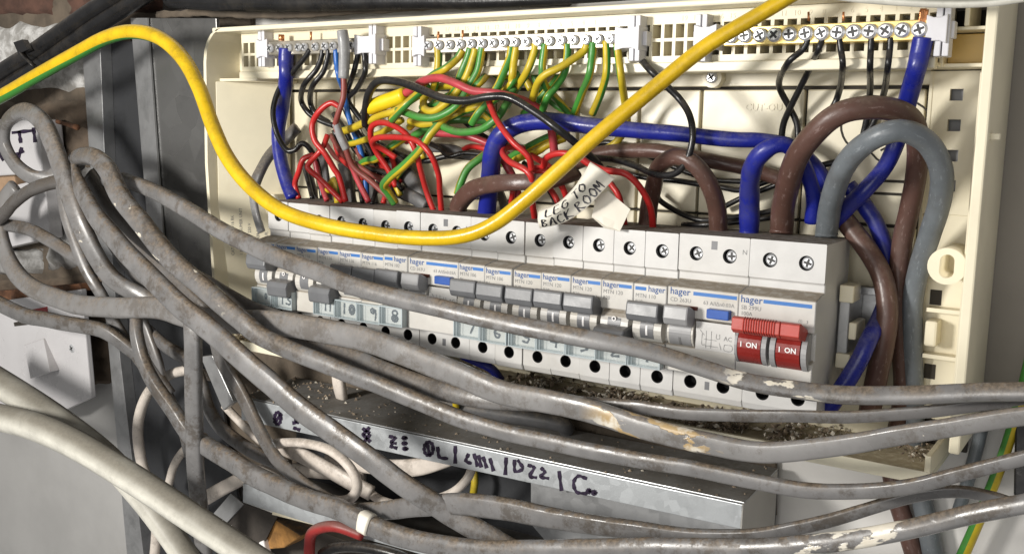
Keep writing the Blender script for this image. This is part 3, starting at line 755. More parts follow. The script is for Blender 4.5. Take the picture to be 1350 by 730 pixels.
def stripe_mesh(x0, x1, z0=-18.2, z1=-16.5):
    bm = bmesh.new(); add_box(bm, x0, x1, 66.0, 66.07, z0, z1); return bm_mesh('blue_stripe', bm, M['print_blue'])
ST1 = stripe_mesh(0.8, 7.8); ST1R = stripe_mesh(-7.8, -2.0)
INK = {'13': [[(-3.2, 3), (-3.4, -3)], [(0.2, 2.8), (3.4, 2.2), (1.2, 0.3), (3.6, -1.2), (2.6, -3), (-0.2, -2.6)]],
       '11': [[(-2, 2.5), (-2.2, -3)], [(1.8, 2.5), (1.6, -3)]],
       '10': [[(-4.2, 3), (-4.4, -3)], O(1.6, 0, 2.1, 2.9), O(1.6, 0, 0.9, 1.6)],
       '9': [[(2.6, 1.6), (0, 2.8), (-1.2, 1.2), (0.4, -0.2), (2.4, 1.0), (2.6, -1.2), (2.2, -4)], [(0.4, 1.4), (1.4, 1.2)]],
       '8': [O(0, 1.6, 1.8, 1.5), O(0, -1.7, 2.2, 1.9), O(0, -1.6, 0.9, 0.8)], '.': [O(0, 0, 0.8, 1.6)],
       '7': [[(-2.4, 3), (2.4, 2.8), (0.2, -3)]], '6': [[(1.8, 3), (-1.6, 0), (0, -3), (2, -1.4), (-1, -0.4)]], '5': [[(2, 3), (-1.6, 3), (-1.4, 0.4), (1.8, -0.6), (0.8, -3), (-1.8, -2.6)]],
       '4': [[(-0.4, 3), (-2, -0.6), (2.4, -0.4)], [(1.2, 1), (1, -3.2)]], '3': [[(-1.6, 2.8), (1.6, 2.2), (0, 0.2), (2, -1.4), (-1.6, -3)]],
       '2': [[(-1.8, 2), (0.8, 3), (1.4, 0.8), (-1.8, -2.8), (2.2, -2.8)]], '1': [[(0, 3), (0, -3)]]}
GRP = 'single module circuit breakers in the row'
def mcb(i, model, sub, up, ink, label, rev=False, cover=True, screw=True, toggle=True):
    R_ = empty('circuit_breaker', (-0.0175 * i, random.uniform(-.0005, .0005), random.uniform(-.0004, .0004)), label, 'circuit breaker', GRP)
    R_.rotation_euler = (random.uniform(-.006, .006), 0, random.uniform(-.005, .005))
    bevel(link('housing', H1, R_), 0.35, 1)
    link('toggle_drum', DRUM, R_); w_ = link('position_window', WIN, R_)
    if toggle:
        t = bevel(link('toggle', TUP if up else TDN, R_), 0.9, 2)
    if up: link('position_mark', MARK, w_)
    else: text('O', 0, 68.45, -34.4, 3.2, M['print_white'], w_, 'position_mark', 0, 0.1, 'CENTER')
    if screw: 
        s = link('terminal_screw', SCR_IN, R_, (0.0009, -.0525, 0.0002)); s.rotation_euler = (0, random.uniform(0, 3), 0)
    if rev:
        text('hager', 7.9, 66.1, -18.4, 4.0, M['print_navy'], R_, 'maker_mark', 0, 0.05, 'RIGHT'); link('blue_stripe', ST1R, R_)
    else:
        text('hager', -7.9, 66.1, -18.4, 4.0, M['print_navy'], R_, 'maker_mark', 0, 0.05); link('blue_stripe', ST1, R_)
    text(model, -7.6, 66.1, -21.7, 2.75, M['print_grey'], R_); text(sub, -7.6, 66.1, -24.6, 2.5, M['print_grey'], R_)
    text('3', 5.4, 66.1, -24.6, 1.7, M['print_grey'], R_)
    if cover:
        c = link('label_cover', COV, R_); link('cover_rim', RIM, c); link('paper_strip', STRIP, c)
        if ink: ribbon('ink_number', [[(p[0], p[1] * 0.95 - 49.5) for p in st] for st in INK[ink]], lambda u, v, l: Vector((u * MM, -(66.2 + l) * MM, v * MM)), 1.35, M['ink'], R_, 0.1)
    return R_
mcb(4, 'MTN 110', 'B10', True, '1', 'circuit breaker with reversed maker mark, touching the blue button device near the red switch', rev=True)
mcb(5, 'MTN 120', 'B20', False, '2', 'circuit breaker switched down showing a circle, between raised grey toggles near the red main switch')
mcb(6, 'MTN 120', 'B20', True, '3', 'raised grey breaker, first to the left of the one switched down showing a circle')
mcb(7, 'MTN 120', 'B20', True, '4', 'middle one of the five raised grey breakers in the centre of the row')
mcb(8, 'MTN 120', 'B20', True, '5', 'raised grey breaker, second to the left of the one showing a circle plus one')
mcb(9, 'MTN 106', 'B6', True, '6', 'raised B6 breaker with its left neighbour also marked B6, right one of that pair')
mcb(10, 'MTN 106', 'B6', True, '7', 'raised B6 breaker touching the right side of the left blue button device')
mcb(13, 'MTN 102', 'B2', True, '8', 'circuit breaker with handwritten eight under its clear cover and reversed maker mark', rev=True)
mcb(14, 'MTN 116', 'B16', True, '9', 'circuit breaker with handwritten nine under its clear blue cover')
mcb(15, 'MTN 116', 'B16', True, '10', 'circuit breaker with handwritten ten under its clear blue cover')
mcb(16, 'MTN 116', 'B16', False, '11', 'circuit breaker switched down above the handwritten eleven')
mcb(17, 'MTN 116', 'B16', False, None, 'circuit breaker without a label cover between the handwritten eleven and thirteen', cover=False, toggle=False)
mcb(18, 'MTN 132', 'B32', False, '13', 'circuit breaker switched down above the handwritten thirteen')
mcb(19, 'MTN 132', 'B32', True, '.', 'leftmost circuit breaker of the row, half hidden with a single ink blot under its cover')
def rcd(i, model, rating, label, plug=False):
    R_ = empty('residual_current_device', (-0.0175 * (i + 0.5), 0, 0), label, 'circuit breaker', 'two module devices with a blue test button')
    bevel(link('housing', H2, R_), 0.35, 1)
    d_ = link('toggle_drum', drum_mesh('toggle_drum', 13, 7.8, M['nose']), R_, (-.0095, 0, 0))
    w_ = link('position_window', drum_mesh('position_window', 11, 7.95, M['grey_light'], -48, 30), d_); link('position_mark', drum_mesh('position_mark', 1.1, 8.1, M['print_grey'], -46, -14), w_)
    bevel(link('toggle', toggle_mesh('toggle', 12.5, True, M['grey_light']), R_, (-.0095, 0, 0)), 0.9)
    text('hager', -16.2, 66.1, -18.6, 4.6, M['print_navy'], R_, 'maker_mark', 0, 0.05); link('blue_stripe', stripe_mesh(-4.5, 16.6), R_)
    text(model, -16, 66.1, -22.0, 2.7, M['print_grey'], R_); text(rating, 0.6, 66.1, -21.9, 2.5, M['print_grey'], R_)
    bm = bmesh.new(); add_box(bm, -12.6, -2.0, 66, 66.4, -25.2, -23.4); link('indicator_window', bm_mesh('indicator_window', bm, M['brown_window']), R_)
    bm = bmesh.new(); add_box(bm, 3.6, 14.4, 65, 69.5, -27.6, -23.2); bevel(link('test_button', bm_mesh('test_button', bm, M['blue_button']), R_), 0.5)
    bm = bmesh.new()
    prism(bm, [(62.5, -30.0), (66.4, -30.0), (66.4, -43.2), (62.5, -43.2)], -2.2, 16.8); pl = link('diagram_plate', bm_mesh('diagram_plate', bm, M['white']), R_)
    dg_ = [[(0, -34), (2, -36)], [(3, -34), (3, -42)], [(5.5, -34), (5.5, -42)], [(2, -38), (8, -38)], [(8, -35), (8, -37), (9.5, -37), (9.5, -35)], [(2.5, -41), (9, -41)], [(12, -39.5), (15.5, -39.5), (15.5, -42), (12, -42), (12, -39.5)], [(9.5, -39), (10.5, -42)], [(1, -35.5), (1, -40.5), (2.5, -40.5)]]
    ribbon('wiring_diagram', dg_, lambda u, v, l: Vector((u * MM, -(66.45 + l) * MM, v * MM)), 0.28, M['print_grey'], pl, 0.05)
    text('AC', 11.5, 66.5, -37.6, 3.0, M['print_grey'], pl); text('N', 14, 55.08, 1.4, 3.2, M['print_grey'], R_)
    for hx in (-8.6, 8.0):
        s = link('terminal_screw', SCR_IN, R_, ((hx + .5) * MM, -.0525, 0)); s.rotation_euler = (0, random.uniform(0, 3), 0)
    bm = bmesh.new(); add_box(bm, -1.2, 1.8, 54.5, 55.05, 2.5, 6.5); link('notch', bm_mesh('notch', bm, M['window_grey']), R_)
    bm = bmesh.new(); add_box(bm, -1.2, 1.2, 54.5, 55.05, -65, -61); link('notch', bm_mesh('notch', bm, M['window_grey']), R_)
    return R_
rcd(2, 'CD 263U', '63 A/I\u0394n0.03A', 'wide device with blue test button standing left of the red main switch')
rcd(11, 'CD 263U', '63 A/I\u0394n0.03A', 'wide device with blue test button left of the row middle, under the yellow cable')
# main switch
MS = empty('main_switch', (-0.0175 * 0.5, 0, 0), 'white main switch with red toggle bar and two dark red ON drums', 'main switch')
bevel(link('housing', H2M, MS), 0.35, 1)
for hx in (-7.8, 8.8):
    s = link('terminal_screw', screw_mesh('terminal_screw', 2.8, 1.6, 0.4), MS, ((hx + .4) * MM, -.0528, 0)); s.rotation_euler = (0, random.uniform(0, 3), 0)
text('hager', -16.6, 66.1, -18.7, 4.6, M['print_navy'], MS, 'maker_mark', 0, 0.05); link('blue_stripe', stripe_mesh(-6.0, 15.8), MS)
text('SB 299U', -16.2, 66.1, -21.9, 2.7, M['print_grey'], MS); text('100A', -16.2, 66.1, -24.6, 2.5, M['print_grey'], MS)
text('\u2460', 10, 66.1, -25, 2.0, M['print_grey'], MS); text('3', 13.6, 66.1, -25, 2.0, M['print_grey'], MS)
bm = bmesh.new()
prof = [(64, -28.5), (70, -26.2), (76, -23.4), (78, -24), (78.5, -29.2), (76, -31), (64, -33.5)]
prism(bm, prof, -15.8, 5.9); prism(bm, prof, 6.15, 14.6)
for k in range(13): prism(bm, [(75, -23.9), (76.2, -23.1), (78.5, -23.7), (79.0, -29.4), (76.5, -31.1), (75, -30.0)], -10.6 + k * 1.15, -10.0 + k * 1.15)
bevel(link('toggle_bar', bm_mesh('toggle_bar', bm, M['red_toggle']), MS), 0.4)
for cx_, w in ((-10.0, 10.6), (7.6, 10.6)):
    d_ = link('toggle_drum', drum_mesh('toggle_drum', w, 9.4, M['dark_red'], -68, 62, 10, 61.5, -38), MS, (cx_ * MM, 0, 0))
    t = text('I  ON', cx_ - (cx_), 71.05, -38.0, 3.3, M['print_white'], d_, 'lettering', 0, 0.08, 'CENTER')
for x0, x1 in ((-16.8, -15.6), (-4.4, -2.2), (-0.6, 1.8), (13.4, 15.8)):
    bm = bmesh.new(); prism(bm, [(60, -29)] + [(61 + 9.8 * math.cos(math.radians(a)), -38 + 9.8 * math.sin(math.radians(a))) for a in range(62, -70, -12)] + [(60, -47)], x0, x1)
    link('drum_cheek', bm_mesh('drum_cheek', bm, M['grey_light']), MS)

# ------------------------------------------------------------------ terminal bars
def bar(name, label, pxs, py0, py1, d, mat, lclip, rclip):
    a, b = at(pxs[0], py0, d), at(pxs[-1], py1, d); z = (a.z + b.z) / 2 * 1000
    R_ = empty(name, (a + b) / 2, label, 'terminal bar', 'terminal bars along the top rail'); off = -R_.location
    bo = box('bar', a.x * 1000 - 4, b.x * 1000 + 4, d - 8, d, z - 4.2, z + 4.2, M[mat], R_, 0.4); bo.location = off
    for k, px in enumerate(pxs):
        p = at(px, py0 + (py1 - py0) * k / (len(pxs) - 1), d); p.z = z * MM
        s = link('terminal_screw', SCR, R_, p + off + Vector((0, -.0001, 0)))
        if mat == 'brass': s.scale = (1.22, 1.1, 1.22); s.rotation_euler = (0, random.uniform(0, 3), 0)
    for px, side in ((lclip, -1), (rclip, 1)):
        xa, xb = (at(px[0], py0, d - 2).x * 1000, at(px[1], py0, d - 2).x * 1000)
        bm = bmesh.new(); m = (xa + xb) / 2; h = (xb - xa) / 2
        pr = [(-h, 6), (-h * 0.35, 4.8), (h * 0.35, 4.8), (h, 6), (h, -6), (h * 0.35, -4.8), (-h * 0.35, -4.8), (-h, -6)]
        F = [bm.verts.new(((m + x) * MM, -(d + 1.5) * MM, (z + q) * MM)) for x, q in pr]; K = [bm.verts.new(((m + x) * MM, -(d - 9) * MM, (z + q) * MM)) for x, q in pr]
        bm.faces.new(F); bm.faces.new(K[::-1])
        for k in range(8): bm.faces.new((F[k], K[k], K[(k + 1) % 8], F[(k + 1) % 8]))
        cx_ = m + side * h * 0.5
        for s_ in (-1, 1): add_box(bm, cx_ + 0.3 if s_ > 0 else cx_ - 2.9, cx_ + 2.9 if s_ > 0 else cx_ - 0.3, d - 9, d - 0.5, z - 11, z + 11)
        add_box(bm, m + side * h * 0.98 - 2.2, m + side * h * 0.98 + 2.2, d - 9, d - 3, z - 3.5, z + 3.5)
        o = bevel(link('bar_clip', bm_mesh('bar_clip', bm, M['clip']), R_, off), 0.4)
    return R_, z
b1, z1 = bar('terminal_bar', 'short left terminal bar with the thick blue tail and the grey sleeve', [358, 370, 382, 395, 403, 417, 430, 441, 453, 465], 62, 62, 44, 'nickel', (343, 357), (472, 500))
b2, z2 = bar('terminal_bar', 'middle earth terminal bar holding the green and yellow wires', [566 + 14.3 * k for k in range(7)] + [666, 680.5, 695.6, 711, 726, 741.5, 757.6, 774, 790, 806], 61, 51, 44, 'nickel', (548, 564), (814, 846))
b3, z3 = bar('terminal_bar', 'right brass neutral terminal bar holding the black wires', [965, 983, 1003, 1022, 1042, 1063, 1084, 1105, 1126, 1147, 1168, 1190, 1213], 48, 40, 44, 'brass', (918, 948), (1222, 1250))
def stub(px, py, d, mat, w, h, lab):
    cable('copper_end', [(px, py + 4, d), (px, py - h, d)], w, M[mat], lab, 'copper end', 'bare copper ends above the terminal bars', n=2)
stub(371, 50, 40, 'copper', 8, 4, 'bare copper end of the thick left blue tail above the short terminal bar')
for px, py, lab_ in ((578, 50, 'bare copper end poking up over the second screw of the middle bar'), (610, 48, 'bare copper end poking up over the fourth screw of the middle bar'), (410, 50, 'bare copper end poking up over the middle of the short left bar'), (1066, 24, 'longer bare copper end poking up over the brass bar, left of two'), (1112, 24, 'bare copper end poking up over the brass bar, right of two')): stub(px, py, 40, 'copper', 3, 8, lab_)
# stranded copper of the right blue tail
st_ = empty('copper_strands', at(1217, 20, 40), 'bundle of bare copper strands above the last screw of the brass neutral bar', 'copper end')
for k in range(16):
    a = k * 2.4; r = 4.6 * math.sqrt(k / 16)
    P = path([(1214 + r * math.cos(a), 34, 40 + r * 0.3 * math.sin(a)), (1217 + r * math.cos(a), 22, 40 + r * 0.35 * math.sin(a)), (1218 + r * math.cos(a) * 1.15, 13 + 1.5 * math.sin(k * 1.7), 40 + r * 0.35 * math.sin(a))], 3)
    o = sweep('strand', P, [0.00065] * len(P), M['copper'], parent=st_, sides=6); o.location = -st_.location

# ------------------------------------------------------------------ thick tails
TG = 'thick supply tails'
cable('blue_tail', [(378, 64, 40), (377, 80, 40), (377, 103, 36), (373, 137, 30), (367, 171, 28), (369, 205, 30), (378, 240, 32), (387, 262, 34)], (21, 19, 18, 19), 'blue', 'thick blue tail hanging from the short left terminal bar', 'cable', TG)
cable('blue_tail', [(640, 290, 30), (642, 276, 30), (644, 256, 34), (647, 228, 42), (649, 205, 48), (658, 182, 50), (677, 167, 50), (705, 161, 48), (744, 162, 45), (810, 169, 42), (870, 175, 38), (963, 183, 34), (1010, 186, 28), (1045, 196, 22), (1075, 220, 18), (1095, 255, 16)], (23, 26, 25, 22, 20, 20), 'blue', 'long thick blue tail running level across the enclosure behind the yellow cable', 'cable', TG, wob=0.02)
cable('blue_tail', [(987, 312, 28), (988, 300, 28), (988, 266, 32), (989, 236, 40), (996, 212, 46), (1013, 195, 48), (1032, 190, 46), (1047, 199, 42), (1061, 224, 36), (1072, 255, 30), (1071, 292, 26)], (27, 26, 22, 20), 'blue', 'kinked thick blue tail arching over to the wide device with the blue button', 'cable', TG, wob=0.05)
cable('blue_tail', [(1217, 50, 42), (1213, 70, 42), (1208, 92, 40), (1198, 128, 34), (1190, 160, 28), (1180, 192, 26), (1166, 221, 28), (1141, 250, 30), (1117, 273, 26), (1098, 293, 22)], (27, 25, 22, 24), 'blue', 'thick blue tail leaving the right end of the brass neutral bar', 'cable', TG)
cable('blue_tail', [(1118, 245, 14), (1141, 273, 14), (1156, 297, 14), (1168, 335, 12), (1172, 380, 12), (1160, 418, 22), (1146, 446, 34), (1132, 476, 38), (1110, 512, 40), (1090, 540, 36)], (22, 22, 25), 'blue', 'thick blue tail behind the brown tail right of the main switch', 'cable', TG)
cable('brown_tail', [(1030, 308, 27), (1031, 298, 27), (1034, 266, 36), (1049, 211, 56), (1078, 172, 64), (1109, 149, 66), (1146, 142, 62), (1182, 146, 54), (1204, 162, 44), (1210, 195, 34), (1207, 235, 26), (1199, 276, 20), (1189, 322, 16), (1184, 382, 14), (1187, 450, 12), (1190, 520, 8), (1176, 600, 0), (1178, 640, 0), (1196, 700, 0), (1215, 760, 0)], (31, 31, 32, 28, 26, 24, 26), 'brown', 'thick brown tail arching from the red main switch over behind the grey tail', 'cable', TG)
cable('grey_tail', [(1089, 312, 27), (1090, 302, 27), (1096, 266, 40), (1112, 221, 62), (1135, 193, 72), (1167, 176, 76), (1195, 174, 72), (1224, 190, 62), (1241, 224, 50), (1239, 264, 38), (1226, 308, 28), (1214, 345, 20), (1205, 385, 16), (1203, 425, 14), (1204, 500, 10), (1206, 560, 4), (1210, 630, 0), (1222, 690, 0), (1236, 760, 0)], (29, 30, 31, 30, 27, 25, 28), 'grey_smooth', 'thick plain grey tail arching from the right terminal of the red main switch', 'cable', TG, wob=0.012)
cable('brown_tail', [(1098, 270, 18), (1118, 296, 20), (1146, 333, 22), (1164, 368, 24), (1170, 410, 26), (1165, 453, 26), (1156, 495, 24), (1146, 545, 20)], (26, 28, 29), 'brown', 'thick brown tail curving down right beside the main switch, in front of the blue one', 'cable', TG)
cable('brown_tail', [(947, 310, 28), (947, 298, 28), (944, 268, 34), (931, 236, 42), (912, 214, 46), (889, 207, 44), (868, 221, 36), (862, 245, 28), (856, 270, 24), (853, 300, 22)], (25, 24, 22, 24), 'brown', 'brown tail looping in a hoop into the wide blue button device', 'cable', TG)
cable('brown_tail', [(760, 214, 16), (785, 204, 18), (821, 199, 20), (864, 199, 22), (905, 206, 22), (951, 215, 20), (985, 222, 16), (1030, 236, 12)], (21, 20, 20), 'brown', 'brown tail lying level behind the black loop and the brown hoop', 'cable', TG)
cable('brown_tail', [(604, 282, 30), (606, 268, 32), (624, 250, 42), (655, 242, 54), (690, 240, 56), (726, 238, 50), (760, 228, 34)], (22, 24, 22, 20), 'brown', 'flat brown tail crossing in front of the foot of the blue tail', 'cable', TG, flat=0.7)

# ------------------------------------------------------------------ main earth cable
cable('earth_cable', [(-60, 158, 70), (0, 128, 72), (50, 99, 74), (100, 71, 76), (140, 50, 78), (175, 42, 80), (210, 50, 82), (240, 76, 86), (262, 115, 90), (280, 165, 94), (300, 208, 98), (330, 246, 102), (372, 278, 104), (430, 297, 104), (500, 309, 102), (560, 314, 100), (610, 311, 98), (650, 296, 96), (690, 266, 94), (735, 226, 90), (790, 176, 84), (860, 118, 76), (930, 62, 70), (1000, 20, 66), (1070, -22, 62)], (17, 19, 20, 20, 20, 21, 21), 'main_earth', 'long yellow and green earth cable sweeping across the whole picture in front of everything', 'earth cable', n=9, u0=0.20, twist=-0.53)

# ------------------------------------------------------------------ black cables and wires
BG = 'big black cables at the top left'
cable('black_cable', [(-60, 140, 40), (0, 97, 40), (40, 72, 40), (80, 44, 40), (120, 16, 40), (170, -16, 40)], (22, 23, 24), 'black', 'upper of the two big black cables tied together at the top left', 'cable', BG)
cable('black_cable', [(-60, 172, 36), (0, 122, 36), (45, 92, 36), (90, 60, 36), (135, 28, 36), (200, -12, 36)], (22, 22, 24), 'black', 'lower of the two big black cables tied together at the top left', 'cable', BG)
tie = empty('cable_tie', at(42, 78, 45), 'black cable tie holding the two big black cables at the top left', 'cable tie')
o = sweep('tie_band', [p for p in catmull([at(26, 66, 47), at(34, 76, 53), at(46, 88, 52), at(56, 95, 40)], 5)], [0.0024] * 16, C['black'], 0.35, parent=tie, roll0=90); o.location = -tie.location
o = slab('tie_head', [(17, 56), (29, 52), (36, 66), (24, 72)], 52, 5, C['black'], tie, 0.4); o.location = -tie.location
WG = 'black neutral wires'
cable('black_wire', [(482, 165, 38), (482, 147, 44), (487, 122, 50), (501, 107, 54), (528, 109, 56), (557, 119, 58), (585, 130, 60), (614, 133, 60), (643, 128, 60), (672, 129, 58), (707, 149, 58), (735, 170, 58), (760, 190, 50), (788, 216, 40), (800, 240, 30)], (11, 11, 11, 10), 'black', 'thick black wire crossing in front of the green and yellow wires beside the pink one', 'wire')
cable('black_wire', [(838, 70, 16), (853, 88, 26), (875, 110, 36), (897, 132, 42), (910, 155, 46), (913, 184, 48), (904, 214, 48), (887, 230, 46), (860, 229, 42), (838, 219, 36), (812, 211, 30), (780, 208, 22)], (10, 9, 9), 'black', 'black wire making an open loop over the level blue tail', 'wire')
for pts, lab in (([(865, 255, 8), (872, 266, 12), (897, 281, 14), (924, 290, 16), (956, 288, 14), (1013, 279, 10), (1040, 268, 8)], 'lowest black wire lying behind the brown hoop'),
                 ([(800, 222, 10), (850, 234, 12), (889, 238, 14), (951, 247, 14), (978, 250, 12), (1020, 236, 10)], 'black wire passing level behind the brown hoop'),
                 ([(950, 275, 8), (978, 261, 10), (1020, 245, 10), (1050, 232, 10)], 'black wire rising behind the kinked blue tail'),
                 ([(770, 196, 8), (800, 188, 10), (835, 197, 8), (870, 212, 8), (930, 235, 8), (990, 240, 8)], 'black wire just under the long level blue tail'),
                 ([(900, 296, 14), (930, 296, 18), (975, 292, 14), (1022, 286, 12)], 'black wire along the foot of the brown hoop')):
    cable('black_wire', pts, 7.5, 'black', lab, 'wire', WG)
for pts, lab in (([(1066, 52, 40), (1058, 66, 38), (1038, 84, 30), (1027, 112, 18), (1041, 142, 10), (1051, 165, 8), (1052, 195, 8)], 'black neutral wire bending left below the brass bar, crossing its neighbour'),
                 ([(1084, 52, 40), (1078, 68, 36), (1065, 96, 24), (1041, 144, 14), (1032, 168, 10), (1030, 200, 8)], 'black neutral wire slanting down left from the brass bar, crossing its neighbour'),
                 ([(1107, 52, 40), (1109, 68, 36), (1111, 88, 26), (1107, 118, 14), (1096, 144, 10), (1066, 172, 10), (1040, 195, 10)], 'black neutral wire going down and then left from the middle of the brass bar'),
                 ([(1149, 50, 40), (1148, 66, 38), (1147, 90, 28), (1147, 122, 14), (1142, 160, 8), (1130, 210, 6)], 'straight black neutral wire, left one of the close pair under the brass bar'),
                 ([(1174, 50, 40), (1173, 66, 38), (1170, 92, 28), (1165, 124, 14), (1150, 165, 8), (1130, 190, 8)], 'black neutral wire, right one of the close pair under the brass bar'),
                 ([(1130, 205, 8), (1100, 214, 8), (1072, 222, 10), (1040, 240, 10)], 'short black wire lying behind the thick brown arch')):
    cable('black_wire', pts, 8.6, 'black', lab, 'wire', WG)
for pts, lab in (([(409, 66, 40), (402, 76, 40), (388, 93, 42), (369, 116, 42), (360, 146, 42), (365, 176, 42), (377, 197, 38), (388, 198, 36), (399, 189, 34), (411, 200, 30), (420, 222, 26), (425, 262, 26)], 'black wire curling in front of the left blue tail'),
                 ([(425, 66, 40), (424, 75, 38), (417, 92, 34), (401, 112, 28), (397, 132, 24), (406, 148, 22), (420, 158, 20), (440, 166, 16)], 'black wire bulging left beneath the short terminal bar, outer of two'),
                 ([(433, 66, 40), (432, 76, 38), (426, 95, 32), (412, 114, 26), (409, 134, 22), (416, 150, 20), (434, 162, 16)], 'black wire bulging left beneath the short terminal bar, inner of two'),
                 ([(472, 66, 40), (471, 76, 38), (466, 96, 34), (458, 120, 28), (454, 140, 24), (466, 166, 24), (484, 192, 20), (496, 215, 16)], 'black wire swinging left behind the grey sleeve'),
                 ([(480, 68, 40), (481, 80, 38), (481, 97, 34), (470, 118, 30), (459, 131, 26), (470, 150, 22), (490, 176, 18), (505, 205, 14)], 'black wire dropping under the white clip right of the grey sleeve'),
                 ([(440, 150, 16), (455, 172, 18), (470, 200, 16), (490, 206, 14), (520, 214, 14)], 'black wire lying deep under the maroon wire')):
    cable('black_wire', pts, 7.4, 'black', lab, 'wire', WG)
cable('blue_wire', [(443, 66, 40), (444, 84, 38), (447, 102, 34), (454, 122, 30), (458, 146, 26), (465, 170, 24), (476, 200, 20), (482, 240, 20), (484, 265, 22)], 7.6, 'light_blue', 'thin bright blue wire behind the grey sleeve', 'wire')

# sleeved spare wire
sw = empty('sleeved_wire', at(452, 70, 50), 'maroon wire with grey sleeves standing upright at the short terminal bar', 'wire')
def spart(nm, pts, w, mat, par, off, **k):
    P = path(pts, 8); o = sweep(nm, P, [0.5 * w * zdist(p) / FPX for p in P], C[mat], parent=par, **k); o.location = off; return o
spart('core', [(453, 90, 50), (453, 126, 50), (446, 150, 50), (443, 168, 48), (455, 195, 44), (466, 220, 40), (489, 239, 36), (514, 262, 32)], 8, 'maroon', sw, -sw.location)
spart('sleeve', [(451, 41, 52), (453, 55, 52), (454, 75, 51), (453, 103, 50)], 15, 'sleeve', sw, -sw.location, wob=0.04)
spart('sleeve', [(443, 163, 48), (448, 178, 46), (457, 197, 43)], 11, 'sleeve', sw, -sw.location)

# ------------------------------------------------------------------ red wires
RG = 'red live wires'
reds = [
 ('red', 8.0, [(448, 141, 40), (436, 136, 42), (421, 147, 44), (412, 164, 44), (415, 185, 44), (428, 202, 42), (440, 222, 38), (447, 234, 36), (456, 266, 34)], 'red wire in a tall loop left of the grey sleeve'),
 ('red', 7.5, [(432, 178, 36), (424, 197, 40), (407, 216, 42), (408, 224, 42), (424, 238, 38), (452, 266, 34)], 'red wire with a sharp elbow pointing left at the left end'),
 ('red', 7.5, [(414, 204, 30), (400, 210, 34), (394, 226, 34), (389, 243, 32), (394, 262, 32)], 'red wire nearest to the foot of the left blue tail'),
 ('pink', 7.5, [(415, 210, 28), (419, 228, 28), (423, 242, 30), (431, 264, 34)], 'faded red wire between the elbowed red wire and the left blue tail'),
 ('pink', 8.0, [(462, 214, 30), (471, 236, 32), (486, 266, 34)], 'faded red wire entering a breaker under the maroon wire'),
 ('red', 8.0, [(522, 246, 26), (512, 224, 28), (496, 200, 32), (489, 182, 38), (491, 166, 42), (507, 162, 44), (531, 173, 46), (546, 194, 46), (556, 230, 40), (563, 254, 36), (572, 278, 34)], 'bright red wire looping outermost into the same breaker as its twin'),
 ('red', 8.0, [(522, 208, 28), (505, 197, 32), (492, 189, 38), (497, 182, 44), (521, 181, 48), (548, 185, 50), (567, 203, 50), (578, 230, 44), (580, 254, 38), (582, 278, 34)], 'bright red wire looping innermost, lying over its twin'),
 ('pink', 11, [(522, 128, 40), (540, 120, 44), (558, 107, 48), (580, 103, 50), (603, 111, 52), (624, 120, 52), (653, 123, 52), (682, 130, 48), (708, 142, 40), (724, 162, 32), (729, 185, 28), (731, 206, 26)], 'thick pink wire with a yellow sleeve running under the thick black wire'),
 ('pink', 10, [(535, 186, 20), (550, 178, 22), (583, 176, 24), (614, 179, 24), (645, 190, 22), (670, 205, 18)], 'pink wire lying level behind the green and yellow wires'),
 ('red', 8.5, [(640, 122, 46), (646, 138, 52), (656, 160, 60), (675, 186, 64), (696, 206, 62), (701, 224, 58)], 'dark red wire crossing down over the bend of the blue tail'),
 ('red', 8.8, [(690, 196, 34), (672, 194, 44), (663, 201, 52), (672, 213, 56), (694, 225, 58), (702, 240, 56), (702, 266, 46), (706, 292, 34)], 'red wire bending in front of the blue tail and diving behind the yellow cable'),
 ('pink', 11, [(660, 206, 34), (667, 217, 36), (677, 236, 34), (684, 262, 32)], 'short thick pink wire right of the blue tail'),
 ('red', 9.0, [(706, 222, 44), (716, 220, 48), (721, 208, 52), (738, 202, 54), (760, 206, 54), (780, 218, 52), (800, 225, 50), (824, 229, 48), (843, 246, 44), (857, 272, 38), (861, 302, 32)], 'red wire that carries the paper tag and drops into a breaker on its right'),
 ('red', 8.5, [(700, 230, 50), (722, 227, 50), (734, 238, 46), (744, 252, 42), (752, 280, 34)], 'red wire passing under the yellow cable left of the paper tag'),
 ('red', 8.5, [(796, 232, 34), (808, 246, 36), (817, 262, 36), (824, 298, 32)], 'red wire half hidden behind the paper tag'),
 ('red', 7.5, [(610, 198, 16), (622, 193, 18), (640, 196, 20), (660, 200, 18)], 'red core coming out of a stripped grey cable behind the blue tail'),
 ('red', 7.5, [(676, 252, 40), (674, 268, 36), (672, 290, 32)], 'short red wire below the flat brown tail'),
 ('maroon', 6.5, [(436, 178, 24), (452, 204, 26), (478, 222, 26), (505, 240, 26)], 'thin maroon wire tucked behind the sleeved wire'),
 ('maroon', 6.5, [(470, 196, 20), (480, 216, 22), (496, 232, 24), (512, 236, 24)], 'thin maroon wire below the green and yellow pair at the left'),
 ('red', 7.0, [(512, 196, 20), (520, 222, 22), (512, 246, 26), (505, 268, 30)], 'red wire in shade beside the green earth wire'),
]
for mt, w, pts, lab in reds:
    cable('red_wire', pts, w, mt, lab, 'wire', RG)
ys = cable('yellow_sleeve', [(486, 142, 42), (500, 137, 43), (520, 130, 43), (534, 125, 43)], (20, 20), C['yellow'], 'fat yellow sleeve on the end of the thick pink wire', 'sleeve', n=4)

